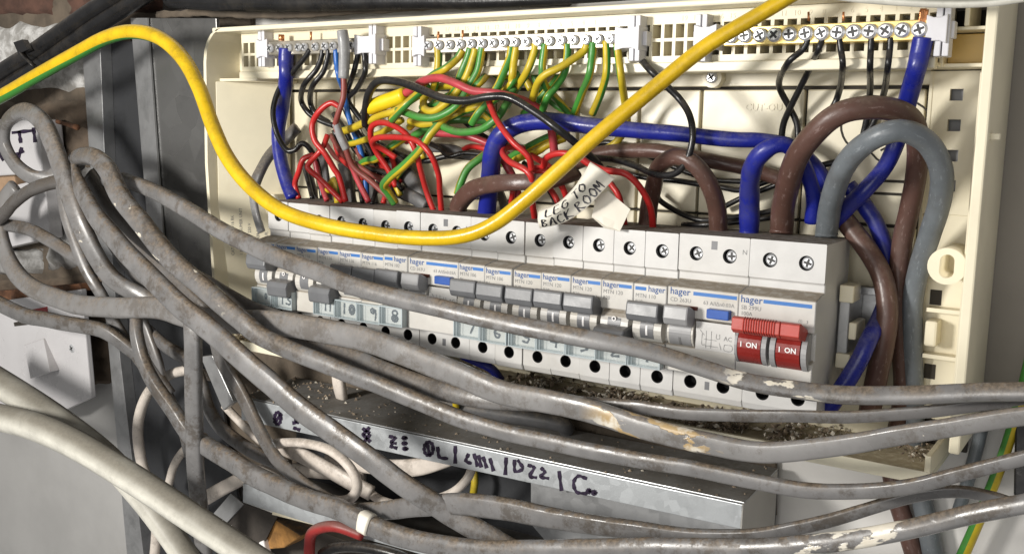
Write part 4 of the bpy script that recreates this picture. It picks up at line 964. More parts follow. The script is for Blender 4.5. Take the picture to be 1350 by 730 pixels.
# ------------------------------------------------------------------ green and yellow earth wires
EG = 'green and yellow earth wires'
earths = [
 ([(577, 62, 40), (578, 74, 42), (577, 92, 40), (573, 112, 34), (568, 130, 28)], 'earth wire hanging from the second screw of the middle bar'),
 ([(610, 66, 40), (603, 77, 44), (588, 90, 48), (573, 98, 46), (560, 108, 40)], 'earth wire slanting left across its neighbour below the middle bar'),
 ([(620, 64, 40), (617, 75, 42), (608, 97, 44), (600, 118, 42), (588, 134, 38), (570, 150, 34)], 'earth wire from the fourth screw of the middle bar'),
 ([(627, 64, 40), (624, 76, 42), (614, 103, 44), (597, 128, 44), (574, 146, 44), (560, 143, 42), (560, 128, 38), (576, 116, 34), (600, 112, 30)], 'earth wire making a small loop above the yellow sleeve'),
 ([(636, 62, 40), (634, 74, 42), (630, 93, 42), (620, 111, 44), (603, 139, 48), (578, 154, 50), (555, 155, 50), (534, 148, 46), (520, 144, 40)], 'earth wire curving left under the thick black wire in a long bow'),
 ([(674, 62, 40), (672, 76, 44), (664, 96, 46), (656, 114, 48), (643, 134, 50), (630, 150, 52), (622, 163, 50)], 'earth wire ending in a blunt free end above the bow'),
 ([(681, 62, 40), (678, 78, 42), (675, 103, 40), (672, 125, 34), (664, 146, 30)], 'earth wire dropping straight beside the eighth screw of the middle bar'),
 ([(574, 160, 40), (584, 167, 44), (605, 174, 48), (633, 171, 50), (654, 157, 50), (666, 140, 46), (678, 116, 40)], 'lowest bowed earth wire, passing left of the blue tail bend'),
 ([(448, 174, 34), (462, 170, 36), (478, 163, 38), (502, 152, 40), (522, 146, 42), (545, 130, 40), (566, 118, 34)], 'earth wire stretching far left towards the grey sleeve'),
 ([(517, 158, 46), (524, 150, 50), (535, 138, 52), (551, 124, 48), (566, 112, 40)], 'short earth wire bending up over the left-hand one'),
 ([(521, 268, 32), (512, 254, 36), (506, 244, 40), (516, 232, 44), (533, 218, 46), (554, 197, 48), (568, 176, 48), (584, 158, 44), (600, 140, 38)], 'mostly green earth wire slanting down to the breakers past the red loops'),
 ([(706, 58, 40), (704, 70, 42), (694, 96, 40), (678, 122, 36), (668, 140, 30)], 'earth wire slanting left between the eighth and tenth screws'),
 ([(719, 58, 40), (717, 72, 42), (715, 90, 40), (718, 112, 34), (735, 132, 28), (752, 152, 22)], 'earth wire bending right behind its neighbours to the level blue tail'),
 ([(748, 58, 40), (748, 72, 40), (744, 96, 38), (733, 114, 40), (722, 128, 42), (714, 148, 38)], 'earth wire with a kink left, ending near the level blue tail'),
 ([(774, 58, 40), (768, 69, 44), (740, 88, 50), (720, 98, 52), (709, 110, 50), (702, 132, 42)], 'earth wire crossing far left over three neighbours'),
 ([(782, 56, 40), (781, 72, 42), (777, 99, 40), (767, 124, 36), (757, 150, 30)], 'earth wire bowing gently left, third from the right end of the middle bar'),
 ([(799, 54, 40), (800, 72, 42), (799, 99, 40), (792, 124, 36), (781, 150, 30)], 'earth wire bowing gently left, second from the right end of the middle bar'),
 ([(813, 58, 40), (815, 72, 42), (819, 103, 36), (824, 137, 28), (826, 164, 20), (812, 188, 18), (792, 200, 18)], 'earth wire at the right end of the middle bar going behind the blue tail'),
 ([(660, 216, 18), (676, 206, 22), (698, 193, 26), (723, 181, 26), (750, 172, 22)], 'earth wire under the blue tail, upper of two'),
 ([(672, 216, 20), (685, 208, 24), (706, 201, 26), (722, 191, 26), (745, 182, 22)], 'earth wire under the blue tail, lower of two'),
 ([(603, 256, 30), (608, 240, 30), (617, 222, 28), (634, 208, 24), (650, 196, 18)], 'earth wire going down just left of the foot of the blue tail'),
 ([(466, 226, 22), (481, 213, 24), (497, 209, 26), (512, 196, 26), (536, 180, 24)], 'earth wire half hidden under the red loops'),
 ([(540, 160, 30), (560, 164, 32), (586, 158, 32), (612, 146, 30), (640, 132, 24), (668, 118, 20)], 'earth wire lying level beneath the bows'),
 ([(545, 180, 26), (566, 168, 28), (590, 160, 30), (618, 158, 28), (650, 160, 22)], 'earth wire lying deepest beneath the bows'),
 ([(596, 128, 24), (622, 138, 26), (640, 152, 26), (655, 166, 22)], 'short earth wire crossing behind the blunt free end'),
 ([(640, 90, 14), (660, 100, 16), (690, 104, 18), (700, 118, 18)], 'earth wire lying flat on the plate below the middle bar'),
 ([(700, 84, 18), (712, 116, 18), (735, 140, 16), (760, 150, 14)], 'earth wire low on the plate right of the bows'),
 ([(432, 252, 30), (442, 238, 30), (446, 268, 32)], 'short yellow earth end between the red wires at the left'),
]
for k, (pts, lab) in enumerate(earths):
    cable('earth_wire', pts, 10.4 if k != 10 else 11.5, 'earth', lab, 'wire', EG, u0=(k * 0.37) % 1.0, twist=(-1) ** k * 1.5)

# grey sheath stubs where the cables enter behind
for pts, w, mt, lab in (
    ([(516, 214, 14), (532, 226, 16), (548, 246, 18), (560, 276, 20)], 22, 'grey_dark', 'dark grey cable entering behind the red loops'),
    ([(505, 240, 18), (522, 250, 20), (548, 262, 22), (562, 272, 22)], 18, 'grey_dark', 'dark grey cable lying low behind the green earth wire'),
    ([(424, 200, 14), (428, 224, 16), (431, 246, 18), (434, 270, 20)], 11, 'grey_dark', 'narrow dark grey cable behind the elbowed red wire'),
    ([(452, 215, 14), (458, 238, 16), (464, 270, 18)], 15, 'grey_dark', 'dark grey cable behind the maroon wire'),
    ([(556, 196, 16), (575, 195, 18), (598, 197, 18), (616, 204, 16), (640, 202, 14)], 12, 'grey_dark', 'stripped grey cable end behind the red and green wires'),
    ([(484, 196, 12), (500, 210, 14), (520, 214, 14)], 10, 'black', 'black sheath end beneath the red loops'),
    ([(392, 168, 10), (376, 184, 14), (356, 204, 26), (342, 228, 36), (333, 250, 38)], 16, 'grey_dark', 'brown grey sheath hanging beside the left blue tail'),
    ([(333, 244, 40), (334, 262, 42), (338, 284, 44), (345, 306, 44)], 11, 'sleeve', 'shiny grey plastic strip hanging under the yellow cable at the left')):
    cable('grey_sheath', pts, w, mt, lab, 'cable', flat=0.6)
for pts, mt, lab in (
    ([(440, 172, 20), (452, 196, 20), (470, 226, 22), (478, 268, 26)], 'black', 'thin black wire in the left tangle, left of the blue one'),
    ([(490, 206, 16), (500, 226, 18), (496, 250, 22), (490, 270, 26)], 'black', 'thin black wire in the shade under the red loops'),
    ([(400, 216, 18), (406, 238, 20), (412, 262, 26)], 'black', 'thin black wire behind the leftmost red wire'),
    ([(690, 214, 16), (712, 236, 18), (730, 262, 22), (738, 290, 28)], 'black', 'thin black wire behind the yellow cable left of the tag'),
    ([(745, 216, 16), (770, 240, 18), (790, 268, 22)], 'black', 'thin black wire behind the paper tag')):
    cable('black_wire', pts, 6.5, mt, lab, 'wire', WG)


MORE = [
 ('earth', 10, [(650, 88, 24), (632, 110, 30), (606, 128, 34), (580, 138, 36), (556, 142, 32)], 'earth wire crossing under the pink wire in the middle of the bows'),
 ('earth', 10, [(690, 80, 20), (676, 108, 26), (652, 132, 30), (628, 142, 32), (600, 148, 30)], 'earth wire lying in the upper right of the bows'),
 ('earth', 10, [(540, 168, 24), (556, 150, 30), (574, 136, 34), (600, 122, 34), (622, 104, 28)], 'earth wire running up behind the thick black wire'),
 ('earth', 10, [(690, 150, 24), (706, 136, 28), (722, 118, 28), (735, 100, 24), (740, 80, 22)], 'earth wire lying behind the kinked ones right of the pink wire'),
 ('earth', 9, [(460, 190, 20), (482, 184, 24), (512, 170, 28), (530, 158, 30)], 'earth wire passing behind the top of the red loops'),
 ('earth', 9, [(528, 258, 24), (522, 236, 24), (540, 214, 22), (560, 204, 20)], 'earth wire behind the feet of the red loops'),
 ('black', 8, [(500, 190, 14), (530, 205, 16), (560, 212, 16), (590, 206, 14), (625, 208, 12)], 'black wire lying deep behind the mostly green earth wire'),
 ('black', 7, [(560, 186, 20), (580, 196, 24), (592, 206, 26), (612, 202, 24), (642, 204, 20)], 'black core bowing round the stripped grey cable'),
 ('black', 7, [(448, 196, 20), (462, 212, 22), (486, 222, 24), (512, 230, 24), (530, 250, 26)], 'black wire twisting under the maroon wire ends'),
 ('black', 7, [(476, 178, 16), (492, 196, 16), (524, 208, 18), (540, 222, 20)], 'black wire under the twin bright red loops'),
 ('grey_dark', 11, [(404, 222, 14), (410, 240, 16), (416, 268, 20)], 'dark grey sheath behind the leftmost faded red wire'),
 ('grey_dark', 16, [(478, 214, 12), (486, 236, 16), (492, 270, 20)], 'dark grey sheath behind the faded red wire under the maroon one'),
 ('grey_dark', 12, [(650, 240, 12), (662, 262, 16), (668, 290, 22)], 'dark grey sheath behind the foot of the blue tail'),
 ('red', 7.5, [(498, 205, 18), (505, 222, 20), (516, 232, 22), (528, 240, 22)], 'red wire curling in the shade inside the twin red loops'),
 ('red', 7.0, [(440, 182, 20), (448, 206, 24), (466, 224, 26), (480, 236, 24)], 'red wire crossing behind the grey lower sleeve'),
 ('maroon', 6.5, [(430, 190, 18), (446, 210, 20), (470, 216, 22), (506, 226, 22)], 'thin maroon wire lying level under the black one'),
 ('red', 8.5, [(700, 205, 28), (716, 214, 32), (730, 224, 34), (752, 232, 34)], 'red wire going behind the yellow cable, level with the tag'),
 ('red', 8, [(712, 236, 24), (726, 250, 28), (736, 268, 30), (741, 294, 30)], 'red wire dropping steeply behind the yellow cable'),
 ('black', 7.5, [(600, 150, 16), (632, 176, 14), (660, 190, 12), (700, 196, 10)], 'black wire passing under the bowed earth wires'),
]
for mt, w, pts, lab in MORE:
    nm = {'earth': 'earth_wire', 'black': 'black_wire', 'grey_dark': 'grey_sheath'}.get(mt, 'red_wire')
    cable(nm, pts, w, mt, lab, 'wire' if mt != 'grey_dark' else 'cable', {'earth': EG, 'black': WG, 'red': RG, 'maroon': RG}.get(mt), flat=0.6 if mt == 'grey_dark' else 1.0, u0=random.random(), twist=random.uniform(-2, 2))

# ------------------------------------------------------------------ paper tag
tg = empty('paper_tag', at(770, 250, 60), 'folded cream paper tag reading LEG TO BACK ROOM on the red wire', 'tag')
ctr = catmull([at(794, 224, 64), at(784, 237, 66), at(764, 261, 68), at(739, 280, 68), at(711, 289, 65)], 5)
hw = [0.0082, 0.0080, 0.0074, 0.0060, 0.0046]
def tagpt(u, v, lift):
    """u 0..1 from the lower left end to the wire, v -1..1 across"""
    t = (1 - u) * (len(ctr) - 1); i = min(int(t), len(ctr) - 2); f = t - i
    p = ctr[i].lerp(ctr[i + 1], f); T = (ctr[min(i + 2, len(ctr) - 1)] - ctr[max(i - 1, 0)]).normalized()
    side = Vector((0, -1, 0.25)).cross(T).normalized(); nr = T.cross(side).normalized()
    if nr.y > 0: nr = -nr
    if side.z < 0: side = -side
    h = hw[0] + (hw[-1] - hw[0]) * (1 - u)
    return p + side * (v * h) + nr * ((lift + 1.2 * (1 - v * v)) * MM) - tg.location
verts, faces = [], []
NU, NV = 20, 6
for lay in (0.0, -0.35):
    for i in range(NU + 1):
        for j in range(NV + 1): verts.append(tagpt(i / NU, -1 + 2 * j / NV, lay))
K = (NU + 1) * (NV + 1)
for L_ in (0, K):
    for i in range(NU):
        for j in range(NV):
            a = L_ + i * (NV + 1) + j; faces.append((a, a + 1, a + NV + 2, a + NV + 1))
rim = [i * (NV + 1) for i in range(NU + 1)] + [NU * (NV + 1) + j for j in range(1, NV + 1)] + [i * (NV + 1) + NV for i in range(NU - 1, -1, -1)] + [j for j in range(NV - 1, 0, -1)]
for a, b in zip(rim, rim[1:] + rim[:1]): faces.append((a, b, b + K, a + K))
link('tag_front', mesh('tag_front', verts, faces, M['paper'], None, True), tg)
fl = [at(786, 258, 60), at(802, 252, 58), at(831, 276, 56), at(817, 305, 60), at(797, 301, 63), at(780, 286, 63)]
o = poly3('tag_flap', fl, M['paper'], tg, 0.5); o.location = -tg.location
LET = {'L': [[(0, 1), (0, 0), (.7, 0)]], 'E': [[(.7, 1), (0, 1), (0, 0), (.75, 0)], [(0, .5), (.55, .5)]], 'G': [[(.75, .85), (.4, 1), (0, .5), (.35, 0), (.75, .2), (.75, .5), (.45, .5)]],
       'T': [[(0, 1), (.9, 1)], [(.45, 1), (.4, 0)]], 'O': [[(.4, 1), (0, .5), (.4, 0), (.8, .5), (.4, 1)]], 'B': [[(0, 1), (0, 0), (.6, .2), (.1, .5), (.55, .8), (0, 1)]],
       'A': [[(0, 0), (.4, 1), (.8, 0)], [(.15, .4), (.65, .4)]], 'C': [[(.7, .85), (.3, 1), (0, .5), (.3, 0), (.75, .15)]], 'K': [[(0, 1), (0, 0)], [(.7, 1), (0, .45), (.75, 0)]],
       'R': [[(0, 0), (0, 1), (.6, .8), (0, .5), (.75, 0)]], 'M': [[(0, 0), (.05, 1), (.45, .3), (.85, 1), (.95, 0)]]}
def write(s, u0, v0, du, dv):
    out = []; u = u0
    for ch in s:
        if ch == ' ': u += du * 0.6; continue
        for st in LET[ch]: out.append([(u + x * du, v0 + y * dv) for x, y in st])
        u += du * 1.12
    return out
LEN = sum((b - a).length for a, b in zip(ctr, ctr[1:])) * 1000
def tagS(x, y, lift): return tagpt(x / 100.0, y / 50.0, 0.25 + lift)
ribbon('tag_writing', write('LEG TO', 10, -2, 9.0, 36) + write('BACK ROOM', 5, -48, 7.6, 36), tagS, 2.1, M['ink'], tg, 0.1)

# ------------------------------------------------------------------ grey flat cables in front
FG = 'grey flat cables crossing in front of the breakers'
F_ = 0.58
cable('grey_cable', [(140, 238, 60), (160, 236, 66), (182, 244, 72), (215, 258, 80), (250, 279, 88), (300, 308, 94), (340, 328, 98), (398, 351, 104), (467, 377, 108), (535, 396, 108), (604, 411, 108), (672, 427, 107), (730, 438, 106), (797, 450, 104), (865, 466, 100), (934, 487, 96), (981, 501, 94), (1041, 513, 92), (1103, 520, 92), (1205, 520, 92), (1350, 516, 96), (1450, 510, 100)], (18, 20, 24, 25, 25, 23, 24, 25), 'grey', 'uppermost grey cable, lying right across the breaker toggles', 'cable', FG, wob=0.012, roll0=10, roll1=-25, amount=0.07, flat=0.8, paint=(15.2, 18.2), tone=-0.15)
cable('grey_cable', [(20, 245, 46), (4, 268, 50), (-1, 300, 54), (12, 345, 58), (38, 376, 62), (86, 397, 68), (137, 405, 74), (205, 406, 80), (250, 417, 84), (300, 424, 84), (345, 424, 86), (400, 431, 88), (460, 442, 90), (520, 460, 92), (590, 488, 94), (660, 516, 96), (728, 530, 98), (797, 547, 99), (865, 568, 100), (934, 585, 100), (1002, 595, 100), (1103, 588, 100), (1205, 570, 102), (1274, 559, 104), (1350, 549, 106), (1450, 536, 108)], (20, 22, 27, 31, 33, 33, 31, 29, 26, 25), 'grey', 'broad grey cable swinging from the left edge under the breakers, splashed with tan paint', 'cable', FG, wob=0.012, roll0=-15, roll1=20, amount=0.08, tan=1.0, flat=F_, paint=(16.5, 19.8), tone=-0.35)
cable('grey_cable', [(106, 218, 58), (98, 212, 64), (108, 206, 72), (124, 207, 80), (142, 224, 86), (157, 256, 90), (184, 291, 95), (213, 328, 98), (240, 355, 100), (284, 393, 102), (318, 422, 103), (350, 447, 103), (416, 474, 102), (463, 494, 101), (520, 515, 100), (599, 549, 98), (660, 567, 98), (763, 591, 99), (865, 609, 100), (934, 622, 100), (1002, 635, 100), (1068, 646, 100), (1137, 648, 100), (1205, 639, 102), (1274, 622, 104), (1350, 604, 106), (1450, 582, 108)], (20, 24, 27, 26, 24, 22, 21, 20, 19), 'grey', 'grey cable hooked over at the upper left, running right above the steel trunking', 'cable', FG, wob=0.012, roll0=-25, roll1=20, flat=0.7, paint=(2.5, 10.5), amount=-0.01, tone=0.15)
cable('grey_cable', [(96, 222, 70), (102, 240, 76), (113, 262, 82), (137, 299, 92), (188, 355, 106), (240, 405, 112), (291, 447, 114), (347, 497, 114), (393, 536, 113), (440, 570, 112), (486, 604, 110), (535, 640, 106), (570, 662, 100), (604, 684, 94), (660, 716, 88), (730, 755, 84)], (22, 28, 31, 31, 30, 30, 30), 'grey', 'grey flat cable crossing all others in a straight slant to the bottom edge', 'cable', FG, wob=0.012, roll0=12, roll1=-14, flat=0.5, tone=-0.1)
cable('grey_cable', [(172, 400, 70), (179, 418, 74), (180, 441, 78), (189, 476, 80), (205, 508, 82), (229, 542, 82), (250, 572, 82), (276, 591, 84), (304, 606, 88), (345, 632, 92), (402, 656, 96), (443, 670, 99), (484, 689, 101), (540, 710, 102), (610, 722, 102), (700, 725, 102), (800, 722, 102), (900, 722, 102), (1002, 722, 103), (1068, 718, 104), (1137, 708, 104), (1205, 695, 105), (1274, 680, 106), (1350, 663, 108), (1450, 640, 110)], (20, 21, 24, 27, 27, 27, 27, 26, 27), 'grey', 'lowest grey cable along the bottom edge with a yellowed ring and cream paint splashes', 'cable', FG, wob=0.012, roll0=18, roll1=-16, flat=0.7, paint=(18.3, 21.4), tone=0.0)
yr = cable('paint_ring', [(478, 686, 102), (484, 689, 102.4), (489, 692, 102.5)], 29.5, M['paper'], 'yellowed paint ring round the lowest grey cable', 'paint mark', flat=0.72, n=3)
cable('grey_cable', [(430, 668, 62), (467, 672, 78), (500, 672, 86), (550, 668, 92), (604, 663, 96), (660, 670, 97), (728, 682, 97), (797, 693, 96), (865, 702, 95), (934, 707, 94), (1002, 705, 93), (1068, 692, 92), (1137, 672, 90), (1205, 654, 88), (1260, 648, 86), (1308, 655, 84), (1350, 668, 82), (1420, 690, 80)], (14, 26, 31, 26, 20, 18, 18, 20), 'grey', 'grey cable dipping along the lower trunking and humping up again at the right', 'cable', FG, wob=0.012, roll0=0, roll1=40, flat=0.55, tone=0.2)
cable('grey_cable', [(330, 432, 74), (385, 446, 78), (440, 462, 80), (500, 486, 82), (549, 506, 84), (599, 519, 86), (648, 528, 86), (700, 532, 86), (760, 531, 86), (830, 536, 85), (900, 544, 85), (1000, 548, 84), (1103, 549, 84), (1205, 544, 84), (1274, 536, 84), (1350, 524, 84), (1450, 510, 84)], (24, 26, 28, 22, 20, 17, 17, 18, 18), 'grey', 'dusty grey cable tucked under the broad splashed one', 'cable', FG, wob=0.012, roll0=-20, roll1=25, flat=0.5, tone=0.35)
# left tangle
LG = 'grey cables tangled at the left'
lc = [
 ([(78, 226, 44), (62, 234, 50), (40, 232, 56), (18, 214, 60), (5, 186, 62), (10, 160, 64), (32, 147, 66), (55, 160, 70), (70, 190, 74), (82, 226, 78), (94, 262, 80), (108, 300, 80), (128, 340, 76), (150, 368, 70), (182, 388, 62), (215, 404, 56)], (18, 21, 24, 25, 22), 0.6, -0.22, 'pale grey cable in a tall loop in front of the upper switch box', (10.5, 12.5)),
 ([(84, 232, 62), (82, 250, 64), (90, 292, 66), (112, 352, 66), (134, 388, 62), (150, 424, 56), (172, 458, 50), (196, 490, 44)], 15, 0.7, 0.15, 'grey cable hanging down left of the hooked one', None),
 ([(-30, 300, 56), (2, 284, 58), (18, 268, 58), (38, 252, 58), (60, 243, 58), (80, 239, 56), (100, 236, 52)], (20, 18, 18), 0.7, 0.7, 'dark dusty grey cable arching over at the far left', None),
 ([(-40, 285, 48), (6, 296, 50), (34, 301, 52), (68, 318, 52), (99, 338, 50), (130, 360, 44)], (16, 17, 17), 0.7, 0.25, 'grey cable crossing in front of the silver brick at the left', None),
 ([(-40, 380, 66), (0, 401, 66), (35, 416, 66), (70, 423, 66), (112, 430, 66), (140, 438, 64), (168, 457, 58), (196, 482, 50), (225, 520, 42)], (20, 20, 19, 17), 0.7, 0.2, 'grey cable crossing the lower white switch plate', None),
 ([(252, 412, 88), (254, 440, 90), (255, 480, 90), (256, 560, 88), (258, 620, 86), (264, 680, 84), (270, 740, 82)], (23, 24, 23, 22), 0.6, 0.0, 'grey cable hanging straight down, ending behind the thick white cable', None),
 ([(118, 230, 60), (142, 268, 64), (185, 312, 68), (236, 352, 72), (290, 384, 76), (330, 405, 78), (372, 420, 78)], (20, 24, 22, 18), 0.45, 0.75, 'dark flat grey cable behind the hooked one', None),
 ([(128, 222, 50), (146, 262, 56), (170, 305, 60), (205, 345, 64), (240, 380, 66), (276, 420, 66), (290, 470, 64), (314, 510, 62), (331, 545, 64), (348, 578, 68), (370, 610, 74), (405, 640, 82), (440, 660, 88), (475, 676, 92)], (20, 22, 20, 21, 20, 14), 0.5, 0.45, 'dark dusty grey cable looping down through the middle of the tangle', None),
 ([(196, 436, 40), (216, 454, 44), (240, 470, 46), (262, 496, 48), (276, 540, 48), (300, 572, 50), (336, 596, 54), (380, 614, 56)], (17, 18, 18), 0.7, 0.1, 'grey cable bending behind the straight hanging one', None),
 ([(160, 392, 44), (186, 420, 46), (206, 470, 46), (216, 510, 44), (240, 560, 42), (250, 600, 40)], 14, 0.7, 0.3, 'grey cable deep in the tangle behind the white flex ring', None),
 ([(112, 240, 54), (128, 280, 56), (156, 330, 56), (190, 372, 54), (230, 392, 52), (262, 402, 48)], 18, 0.6, 0.5, 'dark grey cable in the shade below the hook', None),
 ([(136, 232, 52), (152, 262, 54), (180, 300, 56), (200, 330, 58), (230, 370, 58), (255, 400, 56)], 15, 0.5, -0.4, 'pale brownish cable showing between the slanting grey ones', None)]
for pts, w, fl_, tn, lab, pt in lc:
    cable('grey_cable', pts, w, 'grey', lab, 'cable', LG, flat=fl_, tone=tn, wob=0.012, roll0=random.uniform(-25, 25), roll1=random.uniform(-30, 30), amount=-0.01, **({'paint': pt} if pt else {}))
# white cables
cable('white_cable', [(-80, 536, 120), (0, 550, 122), (50, 563, 124), (103, 587, 124), (171, 628, 124), (240, 673, 124), (308, 718, 124), (380, 765, 124)], (36, 38, 38, 38), 'white', 'thick white cable slanting down in front at the lower left', 'cable', 'thick white cables at the lower left')
cable('white_cable', [(-60, 470, 100), (0, 505, 100), (68, 548, 98), (137, 600, 94), (185, 652, 92), (222, 700, 92), (260, 755, 92)], (38, 36, 34), 'white', 'thick white cable crossing behind the front one at the lower left', 'cable', 'thick white cables at the lower left')
WF = 'white flexible cables round the lower trunking'
for pts, w, fl_, lab in (
    ([(350, 585, 56), (375, 583, 60), (402, 584, 62), (435, 593, 64), (460, 614, 66), (471, 638, 66), (464, 655, 66), (448, 660, 62), (425, 655, 56)], (11, 13, 14, 14), 1.0, 'white flex bent in a hairpin under the lip of the trunking'),
    ([(368, 588, 50), (394, 598, 52), (427, 615, 54), (460, 634, 54), (490, 650, 50)], 20, 0.6, 'broad white cable lying inside the hairpin flex'),
    ([(462, 626, 46), (480, 643, 48), (505, 660, 50), (540, 665, 50), (590, 652, 48), (615, 632, 46), (622, 612, 42), (618, 596, 38)], 12, 1.0, 'white flex hanging in a shallow loop below the marker writing'),
    ([(212, 660, 22), (198, 640, 24), (186, 605, 26), (182, 560, 28), (194, 520, 30), (220, 496, 32), (250, 488, 34), (278, 496, 30)], (14, 14, 13), 1.0, 'white flex forming an open ring at the left'),
    ([(222, 640, 20), (230, 612, 22), (246, 590, 24), (270, 575, 24)], 11, 1.0, 'short white flex rising inside the ring'),
    ([(240, 676, 24), (268, 658, 26), (318, 631, 30), (360, 618, 34), (420, 622, 38), (480, 628, 38)], (20, 18, 16), 0.6, 'cream flat cable running level behind the tangle'),
    ([(430, 606, 36), (490, 614, 38), (545, 616, 38), (590, 604, 36), (620, 590, 32)], (18, 24, 20), 0.4, 'broad cream cable showing under the lip of the trunking'),
    ([(330, 616, 44), (350, 622, 46), (385, 640, 50), (420, 652, 52)], 12, 0.7, 'cream cable between the dark looping cable and the bottom lip'),
    ([(204, 660, 30), (206, 700, 30), (202, 750, 30)], 13, 1.0, 'white flex going down beside the trunking flange'),
    ([(222, 690, 26), (226, 720, 26), (222, 760, 26)], 9, 1.0, 'thin white flex at the bottom left'),
    ([(296, 534, 46), (310, 549, 46), (330, 569, 46), (345, 582, 46)], 11, 1.0, 'pale conductor sticking out of the steel strap')):
    cable('white_flex', pts, w, 'flex', lab, 'cable', WF, flat=fl_)
cable('red_cable', [(408, 752, 60), (408, 720, 60), (411, 703, 62), (424, 695, 64), (446, 694, 64), (478, 705, 60)], 15, 'old_red', 'thick dusty red cable bent at the bottom edge', 'cable')
cable('black_cable', [(425, 730, 56), (445, 721, 58), (480, 721, 58), (520, 730, 56), (560, 745, 52)], 15, 'black', 'black cable end beside the bent red cable at the bottom', 'cable')
# bits in the lower left
sp_ = slab('steel_strap', [(264, 470), (280, 468), (308, 530), (294, 541)], 58, 5, M['galv'], None, 0.6); tag(sp_, 'bright galvanised steel strap slanting beside the straight hanging cable', 'strap')
wb = slab('timber_block', [(335, 690), (362, 684), (397, 706), (374, 722), (350, 724), (340, 728)], 46, 30, M['wood'], None, 1.0); tag(wb, 'broken raw timber block at the bottom under the trunking lip', 'timber')
wl = slab('timber_ledge', [(320, 726), (420, 700), (560, 752), (420, 790), (320, 790)], 30, 40, M['dark_wood'], None, 1.0); tag(wl, 'dark dusty timber ledge at the bottom edge', 'ledge')
pstr = slab('pale_strip', [(360, 670), (434, 688), (430, 696), (358, 678)], 50, 6, M['cream'], None, 0.4); tag(pstr, 'pale plastic strip under the bottom lip of the trunking', 'strip')
wt = slab('white_wire_end', [(341, 714), (347, 712), (352, 735), (340, 738)], 50, 5, M['print_white'], None, 0.8); tag(wt, 'frayed white end at the bottom left of the timber block', 'scrap')

# ------------------------------------------------------------------ switches on the left wall
s1 = empty('switch_box', at(30, 240, 20), 'upper white switch box with marker letters behind the grey loop', 'switch')
def pp(root, nm, pix, d, th, mat, bev=0.5):
    o = slab(nm, pix, d, th, M[mat], root, bev); o.location = -root.location; return o
pp(s1, 'cover', [(-60, 158), (49, 157), (55, 228), (-60, 236)], 28, 22, 'switch_white', 1.5)
pp(s1, 'base', [(-60, 222), (17, 221), (24, 272), (-60, 276)], 20, 18, 'tan_wood', 1.0)
pp(s1, 'lower_plate', [(-60, 262), (58, 235), (66, 314), (-60, 342)], 18, 12, 'switch_white', 1.0)
for stk in ([[(44, 170), (46, 186)], [(45, 172), (17, 175)], [(25, 174), (27, 187)]], [[(28, 196), (24, 208)], [(12, 208), (30, 200)]], [[(-4, 200), (4, 210)]]): ribbon('marker_writing', stk, lambda x, y, l: at(x, y, 28.3 + l) - s1.location, 5, M['ink_purple'], s1, 0.1)
s2 = empty('switch_plate', at(50, 460, 20), 'lower white switch plate with a rocker, a red neon window and rusty top', 'switch')
pp(s2, 'plate', [(-50, 404), (107, 381), (120, 524), (84, 541), (-50, 560)], 26, 5, 'switch_white', 1.0)
pp(s2, 'rusty_box', [(-50, 388), (104, 374), (109, 384), (-50, 406)], 21, 20, 'rust', 0.6)
pp(s2, 'neon_window', [(42, 408), (62, 404), (63, 416), (43, 420)], 26.4, 1, 'neon', 0)
pp(s2, 'slot', [(18, 425), (36, 421), (36, 428), (19, 430)], 26.3, 1, 'dark_gap', 0)
rk = [at(31, 455, 27.6), at(57, 446, 27.6), at(66, 490, 34.5), at(40, 499, 34.5)]
bm = bmesh.new(); q = [bm.verts.new(p - s2.location) for p in rk]; q2 = [bm.verts.new(Vector((p.x, -.025, p.z)) - s2.location) for p in rk]
bm.faces.new(q); bm.faces.new(q2[::-1])
for k in range(4): bm.faces.new((q[k], q2[k], q2[(k + 1) % 4], q[(k + 1) % 4]))
bevel(link('rocker', bm_mesh('rocker', bm, M['switch_white']), s2), 0.5)
link('plate_screw', screw_mesh('plate_screw', 3.5, 0.8, 0.3), s2, at(95, 459, 26) - s2.location)

# ------------------------------------------------------------------ right and top edges
cable('white_cable', [(1050, -16, 70), (1110, -4, 70), (1180, 2, 70), (1250, 5, 70), (1310, 3, 70), (1370, -6, 70)], (10, 12, 12), 'white', 'white cable just showing along the top edge at the right', 'cable')
cable('earth_cable', [(1362, 455, 20), (1352, 500, 18), (1336, 560, 14), (1316, 620, 10), (1292, 680, 8), (1262, 748, 6)], (15, 15, 16), 'earth', 'green and yellow earth cable hanging behind the grey ones at the right edge', 'earth cable', u0=0.35)
cable('nail', [(74, 160, 10), (88, 164, 16), (102, 168, 22)], (6, 5, 8), M['rust'], 'rusty nail sticking out of the brown brick beside the grey loop', 'nail', n=3)
bx = slab('black_box', [(1338, 540), (1400, 530), (1400, 652), (1336, 654)], 16, 22, C['black'], None, 1.0); tag(bx, 'black box at the right edge behind the grey cables', 'box')
cable('grey_pipe', [(1296, 560, 0), (1288, 590, 0), (1274, 640, 0), (1258, 690, 0)], (16, 17, 16), 'grey_smooth', 'short grey pipe behind the cables below the right corner of the tray', 'pipe')
cable('green_wire', [(598, 512, 20), (600, 522, 26), (601, 534, 26), (602, 548, 20)], 9, 'earth', 'green earth wire end dropping behind the dusty grey cables', 'wire', u0=0.15)
cable('green_wire', [(622, 606, 14), (626, 630, 18), (624, 652, 18), (622, 676, 14)], 10, 'earth', 'green and yellow wire end inside the lower trunking', 'wire', u0=0.1)
cable('blue_wire', [(610, 468, 30), (632, 478, 34), (648, 486, 34), (660, 500, 28)], 12, 'blue', 'blue wire peeping out below the breakers', 'wire')
